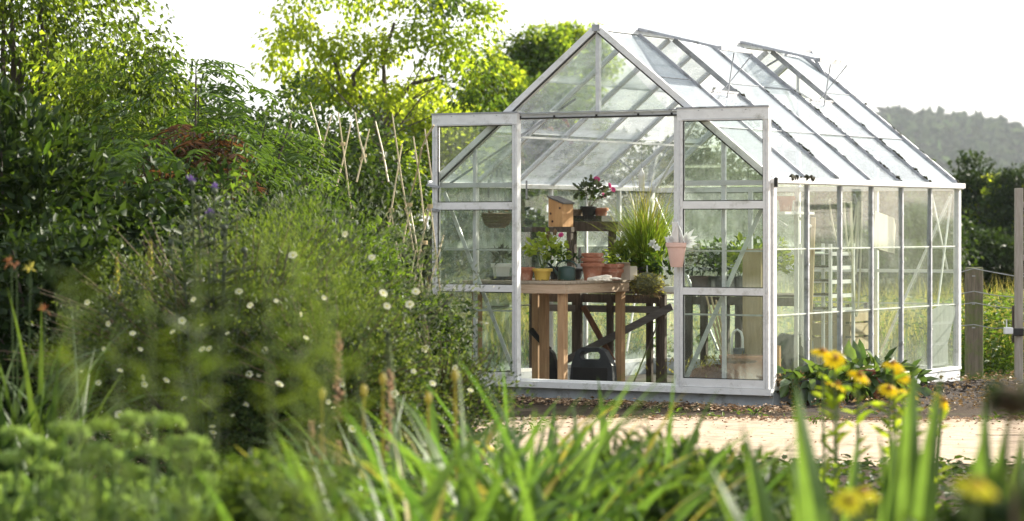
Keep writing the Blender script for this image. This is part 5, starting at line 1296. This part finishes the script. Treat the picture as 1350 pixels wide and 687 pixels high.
# yellow daisies
def daisy(label, Y, px0, fl, r, mat='pet_yellow', cone='cone', lm='lf_mid', nleaf=30, ls=.09, n=11):
    X0 = gx(px0,Y); t = tag(empty('yellow_daisy', (X0,Y,0)), label, 'yellow daisy', None); g = np.random.default_rng(int(px0)); Pn=[];Dn=[]
    for i,(px,py,rot) in enumerate(fl):
        q = at(px,py,Y+g.uniform(-.15,.15))-Vector((X0,Y,0)); MB().tube([(q.x*.5,q.y*.5,0),(q.x*.85,q.y*.8,q.z*.6),q],[.006,.005,.004],6).build('stem',M['stem'],t,smooth=True)
        o = flower5(r*1.08, mat, n+2, -.12, 'flower', t, tuple(q), cone=cone, cone_r=.26, wd=.62); o.rotation_euler = (.25+.85*((i*37)%10)/10,rot,.3*i)
        for k in range(nleaf):
            s=g.uniform(.1,.95); a_=g.uniform(0,6.28); Pn.append((q.x*(.5+.5*s)*.95,q.y*s,q.z*s)); Dn.append((math.cos(a_),math.sin(a_),g.uniform(.2,1.2)))
    leaves('foliage', np.array(Pn), np.array(Dn), np.array([[0,0,1.]])+g.normal(0,.4,(len(Pn),3)), g.uniform(.5,1.1,len(Pn))*ls, ls*.26, M[lm], t, 'ov')
    return t
daisy('tall yellow daisies in front of the leafy tubs, left of the rust tub', 10.0, 1100, [(1084,464,.2),(1100,472,-.3),(1133,495,.1),(1104,508,.3)], .046, lm='lf_bright')
daisy('yellow daisies in front of the rust tub and the last side panes', 10.4, 1190, [(1177,480,.1),(1190,494,.4),(1172,513,-.2),(1199,517,.2),(1243,528,-.3)], .044, lm='lf_bright')
daisy('yellow daisies very close to the lens at the lower right', 3.9, 1290, [(1287,640,.2)], .034, mat='pet_lemon', lm='lf_dark', nleaf=60, ls=.07)
daisy('lemon daisies blurred low in front of the iris blades', 5.6, 1140, [(1138,650,.1),(1120,660,-.2)], .036, mat='pet_lemon', lm='lf_bright', nleaf=30, ls=.06)
shrub('dark_foliage_plant', 'very dark blurred plant filling the lower right corner', gx(1310,4.3), 4.3, (.13,.12,.20), .80, 60, 70, .05, .02, .05, 'lf_dark', 95, rough=.25, base=-1, nl=14, second=('lf_hedge', .4))
shrub('dark_foliage_plant', 'dark blurred plant at the bottom edge under the lemon daisies', gx(1225,4.7), 4.7, (.10,.1,.16), .76, 50, 70, .05, .02, .05, 'lf_dark', 96, rough=.25, base=-1, nl=14, second=('lf_hedge', .6))
Y=4.0; q=at(1335,528,Y); sh_=tag(empty('poppy_seedhead',(q.x,Y,0)),'dark blurred seed head on a stalk at the right edge','seed head')
MB().blob((0,0,q.z), .030, seed=8, n=14, m=9, flat=.75, amp=.12).build('head', M['terra_dark'], sh_, smooth=True); rosette(sh_, 'bract', (0,0,q.z), .034, 160, .022, .01, 'lf_dark', 97, .2)
MB().tube([(0,0,0),(.01,0,q.z*.6),(0,0,q.z)], [.006,.005,.004], 6).build('stalk', M['stem_brown'], sh_)

# unseen hedge added out of frame so the front glass mirrors something dark
t = tag(empty('unseen_hedge', (-15, 9, 0)), 'tall dark hedge added out of view on the left, mirrored in the front glass', 'hedge')
crown('foliage', 'lf_dark', t, (0,0,3.8), (1.5,16,4.6), 420, 60, .42, .26, 1.5, 501, rough=.15, inner=.1, base=-.95)
b = MB()
for k in range(9): b.tube([(0,-14+3.5*k,-.05),(.1,-14+3.5*k,3)], [.14,.08], 6)
b.build('stem', M['bark'], t)
# ---------------------------------------------------------------- setting
def mat_ground():
    m, nt, N, L = new_mat('earth and turf')
    tc = N.new('ShaderNodeTexCoord')
    n1 = nd(N, 'ShaderNodeTexNoise', Scale=.9, Detail=8, Roughness=.65); L.new(tc.outputs['Object'], n1.inputs['Vector'])
    n2 = nd(N, 'ShaderNodeTexNoise', Scale=22, Detail=8, Roughness=.7); L.new(tc.outputs['Object'], n2.inputs['Vector'])
    soil = N.new('ShaderNodeValToRGB'); e = soil.color_ramp.elements; e[0].color = (.025,.018,.012,1); e[1].color = (.10,.072,.05,1); e[0].position=.35; e[1].position=.7; L.new(n2.outputs['Fac'], soil.inputs[0])
    turf = N.new('ShaderNodeValToRGB'); e = turf.color_ramp.elements; e[0].color = (.035,.06,.015,1); e[1].color = (.10,.12,.03,1); L.new(n2.outputs['Fac'], turf.inputs[0])
    sx = N.new('ShaderNodeSeparateXYZ'); L.new(tc.outputs['Object'], sx.inputs[0])
    mr = nd(N, 'ShaderNodeMapRange'); L.new(sx.outputs['Y'], mr.inputs[0]); mr.inputs[1].default_value = 25.0; mr.inputs[2].default_value = 28
    ad = nd(N, 'ShaderNodeMath', _operation='MULTIPLY_ADD', _use_clamp=True); L.new(n1.outputs['Fac'], ad.inputs[0]); ad.inputs[1].default_value = .8; L.new(mr.outputs[0], ad.inputs[2])
    rp = N.new('ShaderNodeValToRGB'); rp.color_ramp.elements[0].position=.45; rp.color_ramp.elements[1].position=.65; L.new(ad.outputs[0], rp.inputs[0])
    mx = nd(N, 'ShaderNodeMix', _data_type='RGBA'); L.new(rp.outputs[0], mx.inputs[0]); L.new(soil.outputs[0], mx.inputs[6]); L.new(turf.outputs[0], mx.inputs[7])
    bs = nd(N, 'ShaderNodeBsdfPrincipled', Roughness=.95); bs.inputs['Specular IOR Level'].default_value = .1; L.new(mx.outputs[2], bs.inputs['Base Color'])
    bp = nd(N, 'ShaderNodeBump', Strength=.6, Distance=.04); L.new(n2.outputs['Fac'], bp.inputs['Height']); L.new(bp.outputs[0], bs.inputs['Normal'])
    o = N.new('ShaderNodeOutputMaterial'); L.new(bs.outputs[0], o.inputs[0]); return m
M['ground'] = mat_ground()
M['path'] = surf('pale path', (.32,.24,.165), (.52,.41,.295), scale=7, rough=.95, bump=.5, c3=(.14,.10,.065), s3=2.4, t3=(.50,.74), bscale=45, stretch=(1,1.6,1), detail=10)
M['slab'] = surf('greenhouse floor', (.06,.05,.04), (.14,.12,.10), scale=6, rough=.9, bump=.25)
M['bed'] = surf('dark soil bed', (.016,.012,.009), (.055,.04,.03), scale=24, rough=.95, bump=.9)
M['hill'] = surf('hill', (.035,.06,.03), (.09,.11,.06), scale=.02, rough=1, bump=0, c3=(.14,.14,.09), s3=.012)
M['wood_far'] = leafm('far wood', (.018,.045,.014), (.07,.11,.035), tfac=.0, spec=.0, rough=1.0)
M['chips'] = leafm('bark chips', (.12,.065,.03), (.46,.32,.20), tfac=.1, trans=(1,1,1))
gb = MB(); Sx = 3000.0
gb.add([(-Sx,-200,0),(Sx,-200,0),(Sx,Sx,0),(-Sx,Sx,0)], [(0,1,2,3)]); o = gb.build('ground', M['ground']); tag(o, kind='structure')
# path: slabs running across in front of the greenhouse
def strip(name, mat, yf0, yf1, x0, x1, z, nx=120, ny=6, amp=.0, seed=0, h=0.0):
    g = np.random.default_rng(seed); vs=[];fs=[]; jx0=g.normal(0,amp,nx+1); jx1=g.normal(0,amp,nx+1)
    hz = g.uniform(.3,1,(nx+1,ny+1))
    for i in range(nx+1):
        x=x0+(x1-x0)*i/nx; a=yf0(x)+jx0[i]; c=yf1(x)+jx1[i]
        for j in range(ny+1):
            s=j/ny; vs.append((x,a+(c-a)*s, z+h*math.sin(math.pi*s)*hz[i,j]))
    for i in range(nx):
        for j in range(ny): fs.append((i*(ny+1)+j,(i+1)*(ny+1)+j,(i+1)*(ny+1)+j+1,i*(ny+1)+j+1))
    o=MB().add(vs,fs).build(name, M[mat], smooth=h>0); tag(o, kind='structure'); return o
fr = lambda x: C0.y+ (x-C0.x)*math.tan(GA)          # line of the greenhouse front
strip('path', 'path', lambda x: 16.8+.06*math.sin(x*2.3), lambda x: 20.75-.03*(x-2)+.12*math.sin(x*1.7)+.07*math.sin(x*4.1+1), -9, 12, .006, amp=.05, seed=3)
gr = MB().box((3.2,19.10,.0062),(12,19.13,.0082)); o = gr.build('path_joint', M['bed']); tag(o, kind='structure')
# greenhouse floor slab
b = MB().box((-GW+.06,.06,-.02),(-.06,GL-.06,.018)); o = b.build('greenhouse_floor', M['slab'], loc=C0, rotz=GA); tag(o, kind='structure')
# soil beds along the plinth
def bed(label, x0, x1, y0, y1, h, seed, n=(90,14)):
    g=np.random.default_rng(seed); nx,ny=n; vs=[];fs=[]
    for i in range(nx+1):
        for j in range(ny+1):
            u_,v_=i/nx,j/ny; e=math.sin(math.pi*v_)**.6*min(1,6*u_,6*(1-u_)); p=W(x0+(x1-x0)*u_, y0+(y1-y0)*v_); vs.append((p.x+g.normal(0,.006),p.y+g.normal(0,.006),-.004+h*e*g.uniform(.35,1.0)))
    for i in range(nx):
        for j in range(ny): fs.append((i*(ny+1)+j,(i+1)*(ny+1)+j,(i+1)*(ny+1)+j+1,i*(ny+1)+j+1))
    o=MB().add(vs,fs).build('soil_bed', M['bed'], smooth=False); tag(o, kind='structure')
bed('', -3.6, .15, -.62, -.22, .05, 5)
bed('', .05, 1.15, -.35, 4.6, .10, 6, (30,90))
# bark and soil crumbs, weeds
def scatter(name, label, n, fx, mat, L, Wd, seed, shape='rh', up=.3, cat=None):
    g=np.random.default_rng(seed); Pn=fx(g,n); a_=g.uniform(0,6.28,n)
    Dn=np.stack([np.cos(a_),np.sin(a_),g.uniform(-.05,up,n)],-1); N=np.array([[0,0,1.]])+g.normal(0,.5,(n,3))
    o=leaves(name,Pn,Dn,N,g.uniform(.4,1.3,n)*L,g.uniform(.6,1.2,n)*Wd,M[mat],None,shape); tag(o,label,cat,kind='stuff'); return o
def fx1(g,n):
    u_=g.uniform(-4.2,.5,n); v_=-.60+g.normal(0,.16,n); P_=np.array([tuple(W(a,b)) for a,b in zip(u_,v_)]); P_[:,2]=g.uniform(.012,.05,n); return P_
scatter('bark_chips','scattered bark chips and dry crumbs along the front plinth',2600,fx1,'chips',.045,.022,41)
def fx2(g,n):
    u_=g.uniform(.08,1.5,n); v_=g.uniform(-.3,4.8,n); P_=np.array([tuple(W(a,b)) for a,b in zip(u_,v_)]); P_[:,2]=g.uniform(.01,.1,n); return P_
scatter('soil_crumbs','dark soil clods along the side wall',2200,fx2,'lf_dead',.04,.03,42)
def fx3(g,n):
    P_=np.stack([g.uniform(-4,7,n),g.uniform(17.1,21,n),np.full(n,.012)],-1); return P_
scatter('path_litter','small bits of leaf litter on the pale path',900,fx3,'chips',.03,.015,43)
def fx9(g,n):
    xx=g.uniform(-3,7,n); yy=20.6+.12*np.sin(xx*1.7)+g.normal(0,.10,n)+.25*(g.uniform(0,1,n)<.12)*g.normal(-1.5,1,n); return np.stack([xx,yy,g.uniform(.006,.03,n)],-1)
scatter('path_edge_litter','soil crumbs and dry leaves along the far edge of the path',2600,fx9,'chips',.04,.02,46)
def fx10(g,n):
    c=np.stack([g.uniform(-2.5,6,26),g.uniform(19.4,21.1,26)],-1)[g.integers(0,26,n)]; return np.stack([c[:,0]+g.normal(0,.07,n),c[:,1]+g.normal(0,.04,n),g.uniform(.005,.05,n)],-1)
scatter('path_weeds','little green weeds rooted in the path edge',700,fx10,'lf_mid',.05,.018,47,'ov',up=.9)
def fx4(g,n):
    P_=np.stack([g.uniform(-2.2,-.2,n),g.uniform(15.5,19,n),g.uniform(.01,.05,n)],-1); return P_
scatter('leaf_litter','dry fallen leaves under the flowering bushes',1800,fx4,'chips',.06,.035,44)
# tall meadow grass behind the greenhouse
def meadow(name,label,px0,px1,Y0,Y1,n,hmin,hmax,mat,seed,w=(.006,.012)):
    g=np.random.default_rng(seed); yy=g.uniform(Y0,Y1,n); xx=g.uniform(px0,px1,n); B_=np.stack([(xx-CX)/F*yy,yy,np.zeros(n)],-1)
    o=blades(name,B_,g.uniform(hmin,hmax,n),g.uniform(0,6.28,n),np.abs(g.normal(.1,.1,n)),g.uniform(.1,.9,n),g.uniform(*w,n),M[mat],None,seg=4); tag(o,label,'grass',kind='stuff')
meadow('meadow_grass','tall yellowing meadow grass behind the greenhouse',560,1420,27.5,33,6500,.45,1.0,'lf_straw',51)
meadow('meadow_grass','green meadow grass under the yellowing stems',560,1420,27,40,7000,.3,.75,'lf_mid',52,(.010,.02))
def fx5(g,n):
    yy=g.uniform(26.6,31,n); xx=g.uniform(1255,1420,n); return np.stack([(xx-CX)/F*yy,yy,g.uniform(.02,1,n)**1.4*.72],-1)
scatter('nettle_patch','sunlit nettles and weeds behind the fence posts',5200,fx5,'lf_mid',.085,.035,53,'ov',up=.7)
def fx6(g,n):
    yy=g.uniform(26.9,31,n); xx=g.uniform(700,1262,n); return np.stack([(xx-CX)/F*yy,yy,g.uniform(.02,1,n)**1.4*.7],-1)
scatter('nettle_patch','green weeds growing against the rear of the greenhouse',6500,fx6,'lf_mid',.085,.035,54,'ov',up=.7)
# ground cover in the left border
def fx7(g,n):
    yy=g.uniform(9,23,n); xx=g.uniform(-60,560,n); return np.stack([(xx-CX)/F*yy,yy,g.uniform(.0,.28,n)],-1)
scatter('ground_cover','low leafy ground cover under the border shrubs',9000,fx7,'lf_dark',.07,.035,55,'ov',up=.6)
def fx8(g,n):
    yy=g.uniform(6,16.6,n); xx=g.uniform(-60,1420,n); return np.stack([(xx-CX)/F*yy,yy,g.uniform(.0,1,n)*np.clip(.34-.06*(yy-12),.05,.32)],-1)
scatter('ground_cover','low leafy ground cover under the foreground plants',15000,fx8,'lf_hedge',.06,.03,56,'ov',up=.6)

# ---- fence and gate post at the right
Y=25.8; X=gx(1284,Y)
fp_=thing('fence_post','short mossy square fence post beside the greenhouse','fence post',(X,Y,0))
b=MB(); b.box((-.076,-.07,-.05),(.076,.07,1.065)); b.build('post',M['wood_post'],fp_,bevel=.012)
b=MB()
for z in (.98,.72,.50): b.box((-.03,-.074,z),(.0,-.0705,z+.012))
b.build('staple',M['wire'],fp_)
Y2=24.6; X2=gx(1343,Y2)
gp_=thing('gate_post','tall thin grey gate post with crossbars at the right edge','gate post',(X2,Y2,0))
zb=at(0,455,Y2).z; zt=at(0,248,Y2).z
MB().box((-.035,-.03,zb-.4),(.035,.03,zt)).build('post',M['wood_post_gray'],gp_,bevel=.004)
for py in (270,340): z=at(0,py,Y2).z; MB().box((.036,-.02,z-.025),(.9,.02,z+.025)).build('crossbar',M['wood_post_gray'],gp_,bevel=.003)
b=MB()
for i in range(7): b.tube([(.05+.1*i,0,zt-.16),(.05+.1*i,.0,zb+.2)],.003,5)
for i in range(8): b.tube([(.04,0,zt-.2-.14*i),(.9,0,zt-.2-.14*i)],.003,5)
b.build('wire_mesh',M['wire'],gp_)
MB().box((-.05,.031,zb+.02),(-.0,.06,zb+.35)).build('splint',M['wood_dark'],gp_)
x_,z_=0,at(0,436,Y2).z
ins=thing('insulator_box','small white electric fence insulator on the grey gate post','insulator',at(1330,436,Y2-.05))
MB().box((-.045,-.03,-.03),(.035,.03,.03)).build('body',M['insul'],ins,bevel=.008); MB().box((.036,-.02,-.045),(.13,.02,.02)).build('clamp',M['pot_black'],ins,bevel=.004)
for i in range(1): MB().tube([(-.02,0,.03),(-.02,0,.10)],.006,6).build('pin',M['insul'],ins)
fw=thing('wire_fence','sagging wire fence strung from the greenhouse to the posts','wire fence',(X,Y-.1,0))
for k,(pa,pb,pc) in enumerate(((360,354,364),(388,384,392),(402,399,407),(430,428,432))):
    pts=[at(1262,pa,Y-.1),at(1284,pb,Y-.1),at(1310,pb+5,Y-.25),at(1338,pc,Y-.6),at(1430,pc+2,Y-1)]
    MB().tube([p-Vector((X,Y-.1,0)) for p in pts],.0045,5).build('wire',M['wire'],fw)

# ---- far hill with its wood
Yh=1600.0; Sh=Yh/F; KH=Yh/620.0
prof=[(1000,262),(1060,215),(1110,185),(1150,166),(1190,164),(1230,166),(1262,172),(1290,178),(1330,186),(1380,192),(1460,205),(1600,230),(1800,270)]
def hprof(px):
    for (a,b),(c,d) in zip(prof,prof[1:]):
        if a<=px<=c: return b+(d-b)*(px-a)/(c-a)
    return 298
nx,ny=70,16; vs=[];fs=[]
for i in range(nx+1):
    px=1000+800*i/nx; top=CAMZ-(hprof(px)-HY)*Sh-2.0*KH
    for j in range(ny+1):
        s=j/ny; yy=Yh-170*KH+340*KH*s; vs.append(((px-CX)*Sh, yy, max(-1,top)*math.sin(math.pi*s)**1.0-.6))
for i in range(nx):
    for j in range(ny): fs.append((i*(ny+1)+j,(i+1)*(ny+1)+j,(i+1)*(ny+1)+j+1,i*(ny+1)+j+1))
o=MB().add(vs,fs).build('hill',M['hill'],smooth=True); tag(o,kind='structure')
g=np.random.default_rng(61); Pn=[];Rn=[]
for k in range(1500):
    px=g.uniform(1010,1700); s=g.uniform(.06,.54); top=CAMZ-(hprof(px)-HY)*Sh-2.0*KH; z=top*math.sin(math.pi*s)-.6
    if z<.2: continue
    Pn.append(((px-CX)*Sh, Yh-170*KH+340*KH*s, z)); Rn.append(g.uniform(1.4,4.0)*KH)
for px,r in ((1160,3.4),(1176,4.6),(1186,3.2),(1234,2.6),(1300,2.4)): Pn.append(((px-CX)*Sh,Yh,CAMZ-(hprof(px)-HY)*Sh-1*KH)); Rn.append(r*KH)
Pn=np.array(Pn);Rn=np.array(Rn); per=44; idx=np.repeat(np.arange(len(Pn)),per); D_=unit(g.normal(0,1,(len(idx),3))); D_[:,2]=np.abs(D_[:,2])*.9
PP=Pn[idx]+D_*Rn[idx][:,None]*g.uniform(.6,1,(len(idx),1))+np.array([0,0,.8*KH]); 
o=leaves('far_wood',PP,g.normal(0,1,PP.shape),D_+g.normal(0,.3,PP.shape),Rn[idx]*g.uniform(.5,.9,len(idx)),Rn[idx]*.6,M['wood_far'],None,'rh'); tag(o,'hazy wood covering the distant hill','wood',kind='stuff')

# ---- air
HAZE = 0.00010
if HAZE:
    m, nt, N, L = new_mat('air'); v=nd(N,'ShaderNodeVolumePrincipled',Density=HAZE); v.inputs['Color'].default_value=(.86,.92,1,1); v.inputs['Anisotropy'].default_value=.35
    o_=N.new('ShaderNodeOutputMaterial'); L.new(v.outputs[0],o_.inputs['Volume'])
    o=MB().box((-3100,-300,-1.5),(3100,3100,118)).build('haze',m); tag(o,kind='stuff')

# ---------------------------------------------------------------- light, sky, camera
SUN_AZ, SUN_EL = 53.0, 26.0          # degrees to the right of the view axis, above the horizon
sd_=Vector((math.sin(R(SUN_AZ))*math.cos(R(SUN_EL)), math.cos(R(SUN_AZ))*math.cos(R(SUN_EL)), math.sin(R(SUN_EL))))
sl=bpy.data.lights.new('sun','SUN'); sl.energy=4.4; sl.angle=R(.6); sl.color=(1.0,.925,.80)
so=bpy.data.objects.new('sun',sl); COL.objects.link(so); so.rotation_euler=sd_.to_track_quat('Z','Y').to_euler()
w=bpy.data.worlds.new('World'); scene.world=w; w.use_nodes=True; nt=w.node_tree; nt.nodes.clear(); N,L=nt.nodes,nt.links
sky=N.new('ShaderNodeTexSky'); sky.sky_type='NISHITA'; sky.sun_disc=False; sky.sun_elevation=R(SUN_EL); sky.sun_rotation=R(SUN_AZ); sky.dust_density=2.5; sky.air_density=1.0; sky.ozone_density=1.0
tc=N.new('ShaderNodeTexCoord'); mp=nd(N,'ShaderNodeMapping',Scale=(1.5,1.5,6)); L.new(tc.outputs['Generated'],mp.inputs[0])
nz=nd(N,'ShaderNodeTexNoise',Scale=2.6,Detail=9,Roughness=.6); L.new(mp.outputs[0],nz.inputs['Vector'])
rp=N.new('ShaderNodeValToRGB'); e=rp.color_ramp.elements; e[0].position=.3; e[1].position=.75; e[0].color=(3.5,3.65,3.9,1); e[1].color=(7.2,7.1,6.9,1); L.new(nz.outputs['Fac'],rp.inputs[0])
mx=nd(N,'ShaderNodeMix',_data_type='RGBA'); mx.inputs[0].default_value=.72; L.new(sky.outputs[0],mx.inputs[6]); L.new(rp.outputs[0],mx.inputs[7])
bg=nd(N,'ShaderNodeBackground',Strength=.09); L.new(mx.outputs[2],bg.inputs[0]); ow=N.new('ShaderNodeOutputWorld'); L.new(bg.outputs[0],ow.inputs[0])
cam=bpy.data.cameras.new('camera'); co=bpy.data.objects.new('camera',cam); COL.objects.link(co); scene.camera=co
co.location=(0,0,CAMZ); co.rotation_euler=(R(90),0,0); cam.sensor_width=36; cam.lens=36*F/1350; cam.shift_y=-(343.5-HY)/1350; cam.clip_end=8000; cam.clip_start=.05
cam.dof.use_dof=True; cam.dof.focus_distance=22.6; cam.dof.aperture_fstop=3.2
vs_=scene.view_settings; scene.display_settings.display_device='sRGB'; vs_.view_transform='Standard'; vs_.look='None'; vs_.exposure=1.72; vs_.gamma=1; vs_.use_curve_mapping=False
c=scene.cycles; c.use_denoising=True
try: c.denoiser='OPENIMAGEDENOISE'
except Exception: pass
c.max_bounces=10; c.diffuse_bounces=3; c.glossy_bounces=3; c.transmission_bounces=8; c.transparent_max_bounces=40; c.volume_bounces=0; c.caustics_reflective=False; c.caustics_refractive=False; c.sample_clamp_indirect=6
scene.render.engine='CYCLES'
